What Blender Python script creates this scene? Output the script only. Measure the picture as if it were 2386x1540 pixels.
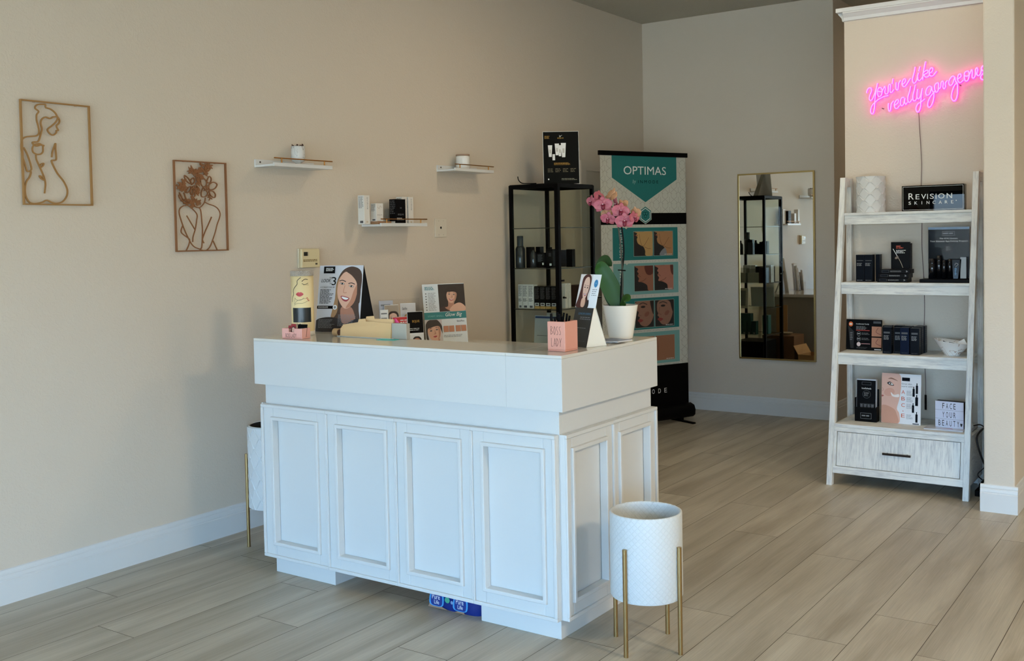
import bpy, math, random
from mathutils import Matrix, Vector, Euler
for o_ in list(bpy.data.objects): bpy.data.objects.remove(o_)
S = bpy.context.scene
COL = S.collection
# ------------------------------------------------------------------ camera, world, light, exposure
cd = bpy.data.cameras.new('camera'); cam = bpy.data.objects.new('camera', cd); COL.objects.link(cam); S.camera = cam
R_ = (0.82189671, 0.5693072, -0.0193678); D_ = (0.00545103, -0.04185916, -0.99910865); F_ = (-0.56961047, 0.82105854, -0.03750721)
cam.matrix_world = Matrix(((R_[0], -D_[0], -F_[0], 0), (R_[1], -D_[1], -F_[1], 0), (R_[2], -D_[2], -F_[2], 1.49), (0, 0, 0, 1)))
cd.sensor_fit = 'HORIZONTAL'; cd.sensor_width = 36.0; cd.lens = 2415.27 / 2386 * 36.0
cd.shift_y = -125.385 / 2386; cd.clip_start = 0.05; cd.clip_end = 200
W = bpy.data.worlds.new('daylight'); S.world = W; W.use_nodes = True
nt = W.node_tree; bg = nt.nodes['Background']
tc = nt.nodes.new('ShaderNodeTexCoord'); sx = nt.nodes.new('ShaderNodeSeparateXYZ'); rp = nt.nodes.new('ShaderNodeValToRGB')
nt.links.new(tc.outputs['Generated'], sx.inputs[0]); nt.links.new(sx.outputs['Z'], rp.inputs[0]); nt.links.new(rp.outputs[0], bg.inputs[0])
rp.color_ramp.elements[0].position = 0.0; rp.color_ramp.elements[0].color = (0.40, 0.45, 0.50, 1)
rp.color_ramp.elements[1].position = 0.06; rp.color_ramp.elements[1].color = (0.37, 0.62, 1.0, 1)
bg.inputs[1].default_value = SKY_STRENGTH = 16.5
S.view_settings.view_transform = 'Standard'; S.view_settings.look = 'None'; S.view_settings.gamma = 1
S.view_settings.use_curve_mapping = False
S.view_settings.exposure = 0.0
def lamp(name, kind, loc, energy, color, size=0.2, rot=(0, 0, 0), size_y=None, spot=None, portal=False):
    l = bpy.data.lights.new(name, kind); l.color = color
    if kind == 'AREA':
        l.shape = 'RECTANGLE' if size_y else 'DISK'; l.size = size
        if size_y: l.size_y = size_y
        if portal: l.cycles.is_portal = True
    else: l.shadow_soft_size = size
    l.energy = energy
    if spot: l.spot_size = spot; l.spot_blend = 0.8
    o = bpy.data.objects.new(name, l); COL.objects.link(o); o.location = loc; o.rotation_euler = rot; return o
YW = -2.5                                        # storefront behind the camera
lamp('window_daylight', 'AREA', (0.4, YW + 0.02, 1.07), 1.0, (1, 1, 1), 7.7, (math.radians(90), 0, math.pi), 1.9, portal=True)
WARM = (1.0, 0.83, 0.58)
CEIL_LAMPS = [(2.5, 2.3, 126), (2.6, 4.6, 62), (-1.3, 5.75, 3.4), (-2.5, 5.2, 12), (-1.5, 9.6, 8)]  # back desk and passage lamps are unseen fills, added to brighten the rear
# ------------------------------------------------------------------ materials
def lin(c): c /= 255.0; return c / 12.92 if c <= 0.04045 else ((c + 0.055) / 1.055) ** 2.4
MC = {}
def P(r, g, b, rough=0.55, metal=0.0, name=None, **k):
    key = (r, g, b, rough, metal, name, tuple(sorted(k.items())))
    if key in MC: return MC[key]
    m = bpy.data.materials.new(name or 'paint'); m.use_nodes = True
    p = m.node_tree.nodes['Principled BSDF']
    p.inputs['Base Color'].default_value = (lin(r), lin(g), lin(b), 1); p.inputs['Roughness'].default_value = rough; p.inputs['Metallic'].default_value = metal
    for kk, v in k.items():
        kk = kk.replace('_', ' ')
        p.inputs[kk].default_value = v
    MC[key] = m; return m
def N(m, t, **k):
    n = m.node_tree.nodes.new(t)
    for a, b in k.items():
        if a in n.inputs: n.inputs[a].default_value = b
        else: setattr(n, a, b)
    return n
def L(m, a, b): m.node_tree.links.new(a, b)
def pb(m): return m.node_tree.nodes['Principled BSDF']
def math_(m, op, a, b=None, c=None):
    n = N(m, 'ShaderNodeMath', operation=op)
    for i, x in enumerate((a, b, c)):
        if x is None: continue
        if isinstance(x, (int, float)): n.inputs[i].default_value = x
        else: L(m, x, n.inputs[i])
    return n.outputs[0]
def bump(m, h, strength=0.3, dist=0.01):
    b = N(m, 'ShaderNodeBump'); b.inputs['Strength'].default_value = strength; b.inputs['Distance'].default_value = dist
    L(m, h, b.inputs['Height']); L(m, b.outputs[0], pb(m).inputs['Normal'])
def plaster(name, col, strength=0.35, scale=38):
    m = P(*col, 0.62, name=name)
    tcn = N(m, 'ShaderNodeTexCoord'); n1 = N(m, 'ShaderNodeTexNoise'); n1.inputs['Scale'].default_value = scale; n1.inputs['Detail'].default_value = 3; n1.inputs['Distortion'].default_value = 1.2
    L(m, tcn.outputs['Object'], n1.inputs['Vector'])
    r = N(m, 'ShaderNodeValToRGB'); r.color_ramp.elements[0].position = 0.47; r.color_ramp.elements[1].position = 0.60
    L(m, n1.outputs[0], r.inputs[0]); bump(m, r.outputs[0], strength, 0.004)
    return m
M_WALL = plaster('greige textured wall paint', (211, 200, 184), 0.14, 52)
M_CEIL = plaster('ceiling texture', (186, 181, 166), 0.6, 60)
M_TRIM = P(214, 216, 215, 0.35, name='white trim enamel')
M_WHITE = P(208, 209, 207, 0.33, name='white lacquer')
M_TOP = P(214, 211, 203, 0.08, name='glossy off-white counter top')
M_BLACK = P(7, 7, 8, 0.45, name='black', Specular_IOR_Level=0.08)
M_BLKM = P(5, 5, 6, 0.5, 0.0, name='black powder coated metal', Specular_IOR_Level=0.06)
M_GOLD = P(176, 150, 105, 0.32, 1.0, name='brushed champagne gold')
M_ARTG = P(166, 128, 80, 0.45, 0.35, name='bronze wire paint')
M_ARTC = P(144, 100, 66, 0.45, 0.35, name='copper brown wire paint')
M_MIRR = P(215, 218, 216, 0.015, 1.0, name='mirror silvering')
M_PAPER = P(228, 230, 228, 0.5, name='white paper')
M_KRAFT = P(176, 138, 92, 0.75, name='kraft cardboard')
M_MANILA = P(222, 184, 132, 0.6, name='manila card')
M_CHROME = P(200, 200, 200, 0.15, 1.0, name='chrome')
def glass(name, tint=(0.93, 0.96, 0.94), fac=1.0):
    m = bpy.data.materials.new(name); m.use_nodes = True; t = m.node_tree; t.nodes.clear()
    o = t.nodes.new('ShaderNodeOutputMaterial'); mx = t.nodes.new('ShaderNodeMixShader'); tr = t.nodes.new('ShaderNodeBsdfTransparent'); gl = t.nodes.new('ShaderNodeBsdfGlossy'); fr = t.nodes.new('ShaderNodeLayerWeight'); pw = t.nodes.new('ShaderNodeMath'); pw.operation = 'POWER'; pw.inputs[1].default_value = 4.5; ad = t.nodes.new('ShaderNodeMath'); ad.operation = 'MULTIPLY_ADD'; ad.inputs[1].default_value = 0.55; ad.inputs[2].default_value = 0.035; t.links.new(fr.outputs['Facing'], pw.inputs[0]); t.links.new(pw.outputs[0], ad.inputs[0])
    tr.inputs[0].default_value = (*tint, 1); gl.inputs['Roughness'].default_value = 0.02
    mu = t.nodes.new('ShaderNodeMath'); mu.operation = 'MULTIPLY'; mu.inputs[1].default_value = fac
    t.links.new(ad.outputs[0], mu.inputs[0]); t.links.new(mu.outputs[0], mx.inputs[0]); t.links.new(tr.outputs[0], mx.inputs[1]); t.links.new(gl.outputs[0], mx.inputs[2]); t.links.new(mx.outputs[0], o.inputs[0])
    return m
M_GLASS = glass('clear glass', (0.93, 0.96, 0.94), 0.09); M_ACRYL = glass('clear acrylic', (0.97, 0.97, 0.97), 0.08)
def emis(name, c, s):
    m = bpy.data.materials.new(name); m.use_nodes = True; t = m.node_tree; t.nodes.clear()
    o = t.nodes.new('ShaderNodeOutputMaterial'); e = t.nodes.new('ShaderNodeEmission'); e.inputs[0].default_value = (*c, 1); e.inputs[1].default_value = s; t.links.new(e.outputs[0], o.inputs[0]); return m
M_NEON = emis('pink neon tube', (1.0, 0.22, 0.95), 2.6)
M_NEONJ = emis('magenta neon jacket', (1.0, 0.004, 0.42), 5.0)
M_LED = emis('warm lamp diffuser', (1.0, 0.85, 0.65), 4.0)
# floor planks
M_FLOOR = P(178, 163, 142, 0.42, name='grey oak plank')
def floor_nodes(m):
    at = N(m, 'ShaderNodeAttribute', attribute_name='rnd'); t = N(m, 'ShaderNodeTexCoord'); mp = N(m, 'ShaderNodeMapping'); mp.inputs['Scale'].default_value = (9.0, 0.9, 1)
    cb = N(m, 'ShaderNodeCombineXYZ'); L(m, math_(m, 'MULTIPLY', at.outputs['Fac'], 37.0), cb.inputs[0]); L(m, math_(m, 'MULTIPLY', at.outputs['Fac'], 91.0), cb.inputs[1])
    va = N(m, 'ShaderNodeVectorMath', operation='ADD'); L(m, t.outputs['Object'], mp.inputs['Vector']); L(m, mp.outputs[0], va.inputs[0]); L(m, cb.outputs[0], va.inputs[1])
    n1 = N(m, 'ShaderNodeTexNoise'); n1.inputs['Scale'].default_value = 1.0; n1.inputs['Detail'].default_value = 4; n1.inputs['Distortion'].default_value = 0.4; L(m, va.outputs[0], n1.inputs['Vector'])
    mp2 = N(m, 'ShaderNodeMapping'); mp2.inputs['Scale'].default_value = (9.0, 1.4, 1); L(m, va.outputs[0], mp2.inputs['Vector'])
    n2 = N(m, 'ShaderNodeTexNoise'); n2.inputs['Scale'].default_value = 2.2; n2.inputs['Detail'].default_value = 6; n2.inputs['Distortion'].default_value = 1.6; L(m, mp2.outputs[0], n2.inputs['Vector'])
    r = N(m, 'ShaderNodeValToRGB'); e = r.color_ramp.elements; e[0].position = 0.33; e[0].color = (lin(160), lin(150), lin(132), 1); e[1].position = 0.66; e[1].color = (lin(190), lin(182), lin(165), 1)
    L(m, n1.outputs[0], r.inputs[0])
    mx = N(m, 'ShaderNodeMix', data_type='RGBA', blend_type='MULTIPLY'); mx.inputs[0].default_value = 1.0
    v = N(m, 'ShaderNodeMapRange'); v.inputs['From Min'].default_value = 0.35; v.inputs['From Max'].default_value = 0.62; v.inputs['To Min'].default_value = 0.89; v.inputs['To Max'].default_value = 1.05; L(m, n2.outputs[0], v.inputs[0])
    pv = math_(m, 'MULTIPLY_ADD', at.outputs['Fac'], 0.12, 0.92); pm = math_(m, 'MULTIPLY', v.outputs[0], pv)
    cc = N(m, 'ShaderNodeCombineColor'); [L(m, pm, cc.inputs[i]) for i in range(3)]
    L(m, r.outputs[0], mx.inputs[6]); L(m, cc.outputs[0], mx.inputs[7]); L(m, mx.outputs[2], pb(m).inputs['Base Color'])
    bump(m, n2.outputs[0], 0.12, 0.002)
floor_nodes(M_FLOOR)
def washwood(name, sc):
    m = P(214, 214, 208, 0.6, name=name); t = N(m, 'ShaderNodeTexCoord'); mp = N(m, 'ShaderNodeMapping'); mp.inputs['Scale'].default_value = sc
    n1 = N(m, 'ShaderNodeTexNoise'); n1.inputs['Scale'].default_value = 6; n1.inputs['Detail'].default_value = 6; n1.inputs['Roughness'].default_value = 0.7
    L(m, t.outputs['Object'], mp.inputs['Vector']); L(m, mp.outputs[0], n1.inputs['Vector'])
    n3 = N(m, 'ShaderNodeTexNoise'); n3.inputs['Scale'].default_value = 5; n3.inputs['Detail'].default_value = 3; L(m, t.outputs['Object'], n3.inputs['Vector'])
    s = math_(m, 'ADD', math_(m, 'MULTIPLY', n1.outputs[0], 0.7), math_(m, 'MULTIPLY', n3.outputs[0], 0.3))
    r = N(m, 'ShaderNodeValToRGB'); e = r.color_ramp.elements; e[0].position = 0.36; e[0].color = (lin(184), lin(186), lin(187), 1); e[1].position = 0.54; e[1].color = (lin(226), lin(227), lin(222), 1)
    L(m, s, r.inputs[0]); L(m, r.outputs[0], pb(m).inputs['Base Color']); bump(m, n1.outputs[0], 0.25, 0.002); return m
M_WWH = washwood('whitewashed wood, long grain', (1.2, 6, 14)); M_WWV = washwood('whitewashed wood, upright grain', (16, 6, 1.3))
# ------------------------------------------------------------------ mesh builder
def catmull(p, n=6, closed=False):
    if len(p) < 3: return [Vector(q) for q in p]
    p = [Vector(q) for q in p]; out = []; m = len(p)
    for i in range(m if closed else m - 1):
        a = p[(i - 1) % m] if (closed or i > 0) else p[0]; b = p[i]; c = p[(i + 1) % m]; d = p[(i + 2) % m] if (closed or i + 2 < m) else p[-1]
        for k in range(n):
            t = k / n; out.append(0.5 * ((2 * b) + (c - a) * t + (2 * a - 5 * b + 4 * c - d) * t * t + (3 * b - a - 3 * c + d) * t ** 3))
    if not closed: out.append(p[-1])
    return out
class MB:
    def __init__(s, o=(0, 0, 0)): s.o = Vector(o); s.v = []; s.f = []; s.mi = []; s.ms = []; s.sm = []
    def mat(s, m):
        if m not in s.ms: s.ms.append(m)
        return s.ms.index(m)
    def add(s, vs, fs, m, smooth=False):
        b = len(s.v); i = s.mat(m); s.v += [Vector(q) - s.o for q in vs]; s.f += [[b + k for k in f] for f in fs]; s.mi += [i] * len(fs); s.sm += [smooth] * len(fs); return s
    def box(s, x0, x1, y0, y1, z0, z1, m):
        v = [(x, y, z) for x in (x0, x1) for y in (y0, y1) for z in (z0, z1)]
        return s.add(v, [(0, 1, 3, 2), (4, 6, 7, 5), (0, 4, 5, 1), (2, 3, 7, 6), (0, 2, 6, 4), (1, 5, 7, 3)], m)
    def hexa(s, q, m):   # 8 points: bottom 4 ccw, top 4 ccw
        return s.add(q, [(3, 2, 1, 0), (4, 5, 6, 7), (0, 1, 5, 4), (1, 2, 6, 5), (2, 3, 7, 6), (3, 0, 4, 7)], m)
    def prism(s, poly, fn, a, b, m, smooth=False):  # poly 2D ccw, fn(u,v,d)
        n = len(poly); v = [fn(u, w, a) for u, w in poly] + [fn(u, w, b) for u, w in poly]
        s.add(v, [tuple(range(n)), tuple(range(2 * n - 1, n - 1, -1))], m)
        return s.add(v, [(k, n + k, n + (k + 1) % n, (k + 1) % n) for k in range(n)], m, smooth)
    def lathe(s, cx, cy, prof, m, n=32, smooth=True):
        v = []; f = []
        for r, z in prof: v += [(cx + r * math.cos(2 * math.pi * k / n), cy + r * math.sin(2 * math.pi * k / n), z) for k in range(n)]
        for i in range(len(prof) - 1):
            for k in range(n): k2 = (k + 1) % n; f.append((i * n + k, i * n + k2, (i + 1) * n + k2, (i + 1) * n + k))
        s.add(v, f, m, smooth)
        return s
    def disc(s, cx, cy, z, r, m, n=32, up=True):
        v = [(cx + r * math.cos(2 * math.pi * k / n), cy + r * math.sin(2 * math.pi * k / n), z) for k in range(n)]
        return s.add(v, [tuple(range(n)) if up else tuple(range(n - 1, -1, -1))], m)
    def cyl(s, cx, cy, z0, z1, r, m, n=24, r2=None):
        r2 = r if r2 is None else r2
        s.lathe(cx, cy, [(r, z0), (r2, z1)], m, n); s.disc(cx, cy, z0, r, m, n, False); return s.disc(cx, cy, z1, r2, m, n)
    def tube(s, pts, r, m, n=8, closed=False, rz=None, smooth=True):
        pts = [Vector(p) for p in pts]; k = len(pts); v = []; up = None
        for i, p in enumerate(pts):
            a = pts[(i - 1) % k] if (closed or i) else pts[0]; b = pts[(i + 1) % k] if (closed or i < k - 1) else pts[-1]
            t = (b - a).normalized() if (b - a).length > 1e-9 else Vector((0, 0, 1))
            if up is None: up = t.orthogonal().normalized()
            up = (up - t * up.dot(t)); up = up.normalized() if up.length > 1e-6 else t.orthogonal().normalized()
            w = t.cross(up); rr = r(i / (k - 1)) if callable(r) else r
            v += [p + up * rr * math.cos(2 * math.pi * j / n) + w * rr * math.sin(2 * math.pi * j / n) for j in range(n)]
        f = []
        for i in range(k if closed else k - 1):
            i2 = (i + 1) % k
            for j in range(n): j2 = (j + 1) % n; f.append((i * n + j, i * n + j2, i2 * n + j2, i2 * n + j))
        s.add(v, f, m, smooth)
        if not closed: s.add(v[:n], [tuple(range(n - 1, -1, -1))], m); s.add(v[-n:], [tuple(range(n))], m)
        return s
    def build(s, name, parent=None, bevel=0, loc=(0, 0, 0), rz=0, seg=2):
        me = bpy.data.meshes.new(name); me.from_pydata([tuple(q) for q in s.v], [], s.f); me.update()
        for m in s.ms: me.materials.append(m)
        me.polygons.foreach_set('material_index', s.mi); me.polygons.foreach_set('use_smooth', s.sm)
        o = bpy.data.objects.new(name, me); COL.objects.link(o); o.location = loc; o.rotation_euler[2] = rz
        if parent: o.parent = parent
        if bevel:
            b = o.modifiers.new('bevel', 'BEVEL'); b.width = bevel; b.segments = seg; b.limit_method = 'ANGLE'; b.angle_limit = math.radians(40)
        return o
def tag(o, label=None, cat=None, group=None, kind=None):
    if label: o['label'] = label
    if cat: o['category'] = cat
    if group: o['group'] = group
    if kind: o['kind'] = kind
    return o
def thing(name, loc, label, cat, group=None, rz=0):
    o = bpy.data.objects.new(name, None); COL.objects.link(o); o.location = loc; o.rotation_euler[2] = rz; o.empty_display_size = 0.05
    return tag(o, label, cat, group)
def copy_tree(o, parent=None):
    c = o.copy(); COL.objects.link(c)
    if parent is not None: c.parent = parent
    for ch in [q for q in bpy.data.objects if q.parent == o]: copy_tree(ch, c)
    return c
def struct(b, name, bevel=0): o = b.build(name, None, bevel); return tag(o, kind='structure')
# ------------------------------------------------------------------ flat printed artwork
FONT = {}
def glyphs(s, shear=0.0):
    if (s, shear) in FONT: return FONT[(s, shear)]
    c = bpy.data.curves.new('t', 'FONT'); c.body = s; c.resolution_u = 3; c.shear = shear; c.fill_mode = 'FRONT'
    o = bpy.data.objects.new('t', c); COL.objects.link(o); bpy.context.view_layer.update()
    me = bpy.data.meshes.new_from_object(o.evaluated_get(bpy.context.evaluated_depsgraph_get()))
    vs = [(q.co.x, q.co.y) for q in me.vertices]; fs = [tuple(p.vertices) for p in me.polygons]
    bpy.data.objects.remove(o); bpy.data.meshes.remove(me); bpy.data.curves.remove(c)
    x0 = min(q[0] for q in vs); x1 = max(q[0] for q in vs); y0 = min(q[1] for q in vs); y1 = max(q[1] for q in vs)
    r = ([((a - x0) / max(x1 - x0, 1e-6), (b - y0) / max(y1 - y0, 1e-6)) for a, b in vs], fs); FONT[(s, shear)] = r; return r
class Art(MB):
    def __init__(s, fn, eps=0.00012, clip=None): super().__init__(); s.fn = fn; s.e = eps; s.l = 1; s.clip = clip
    def layer(s, n=1): s.l += n; return s
    def poly(s, pts, m):
        if s.clip:
            c = s.clip; q = []
            for u, v in pts:
                p = (min(max(u, c[0]), c[2]), min(max(v, c[1]), c[3]))
                if not q or abs(p[0] - q[-1][0]) + abs(p[1] - q[-1][1]) > 1e-6: q.append(p)
            if len(q) > 1 and abs(q[0][0] - q[-1][0]) + abs(q[0][1] - q[-1][1]) < 1e-6: q.pop()
            if len(q) < 3: return s
            pts = q
        a = sum(pts[i][0] * pts[(i + 1) % len(pts)][1] - pts[(i + 1) % len(pts)][0] * pts[i][1] for i in range(len(pts)))
        if a < 0: pts = pts[::-1]
        s.add([s.fn(u, v, s.l * s.e) for u, v in pts], [tuple(range(len(pts)))], m); return s
    def rect(s, u0, v0, u1, v1, m): return s.poly([(u0, v0), (u1, v0), (u1, v1), (u0, v1)], m)
    def ell(s, cu, cv, ru, rv, m, rot=0, n=20):
        c, d = math.cos(rot), math.sin(rot)
        return s.poly([(cu + ru * math.cos(t) * c - rv * math.sin(t) * d, cv + ru * math.cos(t) * d + rv * math.sin(t) * c) for t in [2 * math.pi * k / n for k in range(n)]], m)
    def curve(s, pts, m, n=5): return s.poly([(p.x, p.y) for p in catmull([(a, b, 0) for a, b in pts], n, True)], m)
    def line(s, pts, w, m):
        q = catmull([(a, b, 0) for a, b in pts], 5) if len(pts) > 2 else [Vector((a, b, 0)) for a, b in pts]
        lo = []; hi = []
        for i, p in enumerate(q):
            t = (q[min(i + 1, len(q) - 1)] - q[max(i - 1, 0)]); t.normalize(); ww = w / 2
            lo.append((p.x + t.y * ww, p.y - t.x * ww)); hi.append((p.x - t.y * ww, p.y + t.x * ww))
        v = [s.fn(a, b, s.l * s.e) for a, b in lo] + [s.fn(a, b, s.l * s.e) for a, b in hi]; n = len(q)
        s.add(v, [(i, i + 1, n + i + 1, n + i) for i in range(n - 1)], m); return s
    def text(s, t, u0, v0, u1, v1, m, shear=0.0, rot=False):
        vs, fs = glyphs(t, shear)
        if rot: P_ = [s.fn(u1 - b * (u1 - u0), v0 + a * (v1 - v0), s.l * s.e) for a, b in vs]
        else: P_ = [s.fn(u0 + a * (u1 - u0), v0 + b * (v1 - v0), s.l * s.e) for a, b in vs]
        s.add(P_, fs, m); return s
    def copy(s, u0, v0, u1, v1, n, m, seed=0, fill=0.55):   # greeked lines of small print
        rnd = random.Random(seed); h = (v1 - v0) / n
        for i in range(n):
            vt = v1 - h * (i + 0.2); u = u0; end = u1 - (u1 - u0) * rnd.random() * 0.35
            while u < end:
                w = h * rnd.uniform(0.8, 2.6); s.rect(u, vt - h * fill, min(u + w, end), vt, m); u += w + h * 0.35
        return s
SK = {'a': P(214, 168, 142, 0.5, name='printed skin'), 'b': P(186, 128, 98, 0.5, name='printed skin tan'), 'c': P(226, 186, 164, 0.5, name='printed skin light'), 'd': P(196, 150, 96, 0.5, name='printed skin ochre')}
def portrait(A, cu, cv, s, skin='a', hair=(52, 34, 26), style='long', tilt=0.0, smile=True, cloth=(40, 36, 38), shoulders=True, crop=None):
    """a woman's portrait as flat print; s = face half height"""
    H = P(*hair, 0.5, name='printed hair'); H2 = P(*[min(255, int(c * 1.5 + 14)) for c in hair], 0.5, name='printed hair light'); K = SK[skin]
    kc = pb(K).inputs['Base Color'].default_value; K2 = MC.get(('sh', skin))
    if not K2:
        K2 = bpy.data.materials.new('printed skin shade'); K2.use_nodes = True; pb(K2).inputs['Base Color'].default_value = (kc[0] * .66, kc[1] * .56, kc[2] * .52, 1); MC[('sh', skin)] = K2
    c, d = math.cos(tilt), math.sin(tilt)
    def T(pts):
        o = []
        for x, y in pts:
            a = cu + s * (x * c - y * d); b = cv + s * (x * d + y * c)
            if crop: a = min(max(a, crop[0]), crop[2]); b = min(max(b, crop[1]), crop[3])
            o.append((a, b))
        return o
    def C(pts, m, n=5):
        q = [(p.x, p.y) for p in catmull([(a, b, 0) for a, b in pts], n, True)]; q = T(q)
        r = [q[0]]
        for p in q[1:]:
            if abs(p[0] - r[-1][0]) + abs(p[1] - r[-1][1]) > 1e-6: r.append(p)
        if len(r) > 2: A.poly(r, m)
    if shoulders:
        C([(-1.9, -2.6), (-1.5, -1.8), (-0.5, -1.45), (0.5, -1.45), (1.5, -1.8), (1.9, -2.6)], P(*cloth, 0.6, name='printed cloth')); A.layer()
    if style == 'long': C([(-1.15, -1.9), (-1.2, -0.6), (-1.05, 0.5), (-0.6, 1.25), (0, 1.4), (0.65, 1.25), (1.05, 0.5), (1.2, -0.6), (1.15, -1.9), (0.6, -1.7), (-0.6, -1.7)], H)
    elif style == 'back': C([(-0.95, 0.1), (-0.85, 0.9), (0, 1.38), (0.9, 0.95), (1.05, 0.1), (0.9, -0.5), (-0.85, -0.3)], H)
    A.layer(); C([(-0.42, -0.5), (-0.45, -1.5), (-0.9, -1.75), (0, -2.1), (0.9, -1.75), (0.45, -1.5), (0.42, -0.5)], K2); A.layer()
    C([(-0.78, 0.15), (-0.70, 0.75), (0, 1.08), (0.70, 0.75), (0.78, 0.15), (0.62, -0.55), (0.25, -0.98), (-0.25, -0.98), (-0.62, -0.55)], K); A.layer()
    C([(0.55, 0.55), (0.76, 0.1), (0.6, -0.5), (0.24, -0.95), (0.42, -0.5), (0.5, 0.0)], K2)
    if style == 'long':
        C([(-0.05, 1.18), (-0.6, 0.85), (-0.72, 0.1), (-0.85, -0.9), (-1.12, -0.7), (-1.0, 0.6), (-0.5, 1.28)], H); C([(0.0, 1.2), (0.55, 0.85), (0.72, 0.1), (0.85, -0.9), (1.12, -0.7), (1.0, 0.6), (0.5, 1.28)], H)
        A.layer(); C([(-0.62, 1.0), (-0.88, 0.3), (-0.98, -0.6), (-0.92, 0.5)], H2); C([(0.62, 1.05), (0.9, 0.3), (1.0, -0.6), (0.84, 0.5)], H2)
    elif style == 'fringe':
        pass
    if style == 'fringe':
        C([(-1.0, -0.9), (-1.02, 0.4), (-0.6, 1.2), (0, 1.35), (0.6, 1.2), (1.02, 0.4), (0.98, -0.7), (0.8, 0.1), (0.66, 0.48), (0.2, 0.56), (-0.3, 0.5), (-0.66, 0.42), (-0.78, -0.1), (-0.8, -0.9)], H)
    A.layer()
    DK = P(34, 22, 20, 0.5, name='printed lash'); WH = P(225, 222, 216, 0.5, name='printed white'); LP = P(168, 62, 66, 0.5, name='printed lip')
    for sx_ in (-1, 1):
        C([(sx_ * 0.18, 0.38), (sx_ * 0.36, 0.46), (sx_ * 0.58, 0.36), (sx_ * 0.36, 0.40)], DK)
        C([(sx_ * 0.18, 0.17), (sx_ * 0.34, 0.26), (sx_ * 0.52, 0.17), (sx_ * 0.34, 0.10)], DK); A.layer()
        C([(sx_ * 0.22, 0.17), (sx_ * 0.34, 0.22), (sx_ * 0.48, 0.17), (sx_ * 0.34, 0.13)], WH); A.layer(); C([(sx_ * 0.35 + 0.072 * math.cos(k), 0.17 + 0.065 * math.sin(k)) for k in (0, 1.57, 3.14, 4.71)], DK); A.layer(-2)
    C([(0.06, 0.2), (0.16, -0.22), (0.02, -0.28), (-0.14, -0.22), (0.02, -0.16)], K2)
    if smile:
        C([(-0.34, -0.42), (0, -0.46), (0.34, -0.42), (0.18, -0.66), (-0.18, -0.66)], LP); A.layer(); C([(-0.27, -0.45), (0, -0.49), (0.27, -0.45), (0.12, -0.57), (-0.12, -0.57)], WH)
    else:
        C([(-0.24, -0.5), (-0.06, -0.43), (0, -0.45), (0.06, -0.43), (0.24, -0.5), (0, -0.62)], LP)
    A.layer()
def lean_map(w, lean=0.0, y0=0.0, z0=0.0):
    sl, cl = math.sin(lean), math.cos(lean)
    return lambda u, v, d: (u - w / 2, y0 + v * sl - d * cl, z0 + v * cl + d * sl)
def sheet(name, parent, w, h, t, fn, m, back=None, bevel=0):
    b = MB(); b.prism([(0, 0), (w, 0), (w, h), (0, h)], fn, 0.0, -t, m)
    return b.build(name, parent, bevel)
ART1 = [[[0.1166,0.4331],[0.0863,0.4302],[0.0719,0.4232],[0.0686,0.4113],[0.0833,0.3994],[0.0739,0.3846],[0.073,0.362],[0.0785,0.3392],[0.0819,0.3162],[0.0785,0.3027],[0.0669,0.2945],[0.0458,0.2911],[0.023,0.2872],[0.0071,0.2779],[0.0006,0.2611],[-0.0004,0.2348],[0.0042,0.2023],[0.0133,0.1699],[0.0226,0.1423],[0.0403,0.1496],[0.0383,0.171],[0.0284,0.2036],[0.0189,0.2261],[0.0092,0.242]],[[0.1166,0.4331],[0.1172,0.4197],[0.1392,0.4144],[0.1586,0.401],[0.1689,0.385],[0.1782,0.3706],[0.1751,0.3568],[0.1638,0.3458],[0.1652,0.3358],[0.171,0.3261],[0.1618,0.3237],[0.1608,0.3152],[0.1458,0.3034],[0.1315,0.3081],[0.1212,0.3207],[0.1233,0.3293],[0.14,0.3423],[0.155,0.3552],[0.1665,0.3696],[0.1688,0.3833],[0.1488,0.3816],[0.134,0.3737],[0.1127,0.3779],[0.0962,0.3672],[0.0902,0.3501],[0.0947,0.3271],[0.0905,0.3102],[0.0766,0.2726],[0.0518,0.267],[0.0557,0.258],[0.0798,0.2622],[0.092,0.2569],[0.1026,0.2549]],[[0.0555,0.2547],[0.0491,0.241],[0.0519,0.2247],[0.0674,0.2162],[0.0852,0.2182],[0.0955,0.2288],[0.0969,0.2472],[0.099,0.254]],[[0.0567,0.2564],[0.0688,0.2515],[0.0867,0.2583],[0.069,0.2588],[0.0567,0.2564]],[[0.0638,0.2137],[0.0648,0.1955],[0.0762,0.1695],[0.0892,0.14],[0.0989,0.1136],[0.1023,0.0903],[0.0987,0.0634],[0.0965,0.0506]],[[0.0795,0.163],[0.0834,0.1731],[0.0968,0.1788],[0.0939,0.1686],[0.083,0.1614]],[[0.0969,0.1069],[0.0829,0.1147],[0.0762,0.1245],[0.0902,0.12],[0.0981,0.1103]],[[0.1356,0.2075],[0.1393,0.2296],[0.1473,0.2503],[0.1553,0.2683],[0.1544,0.244],[0.1562,0.2171],[0.1544,0.1967],[0.1343,0.1923],[0.1441,0.1659],[0.1611,0.1362],[0.1857,0.1065],[0.2012,0.0764],[0.2028,0.0525],[0.1939,0.0318],[0.1748,0.0145],[0.1489,0.0083],[0.1273,0.012],[0.1043,0.021],[0.0843,0.0122],[0.0593,0.0068],[0.0348,0.0071],[0.0195,0.0184],[0.01,0.0413],[0.0088,0.0709],[0.0157,0.0975],[0.0303,0.1178],[0.0369,0.1346],[0.0372,0.1429]]]
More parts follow.
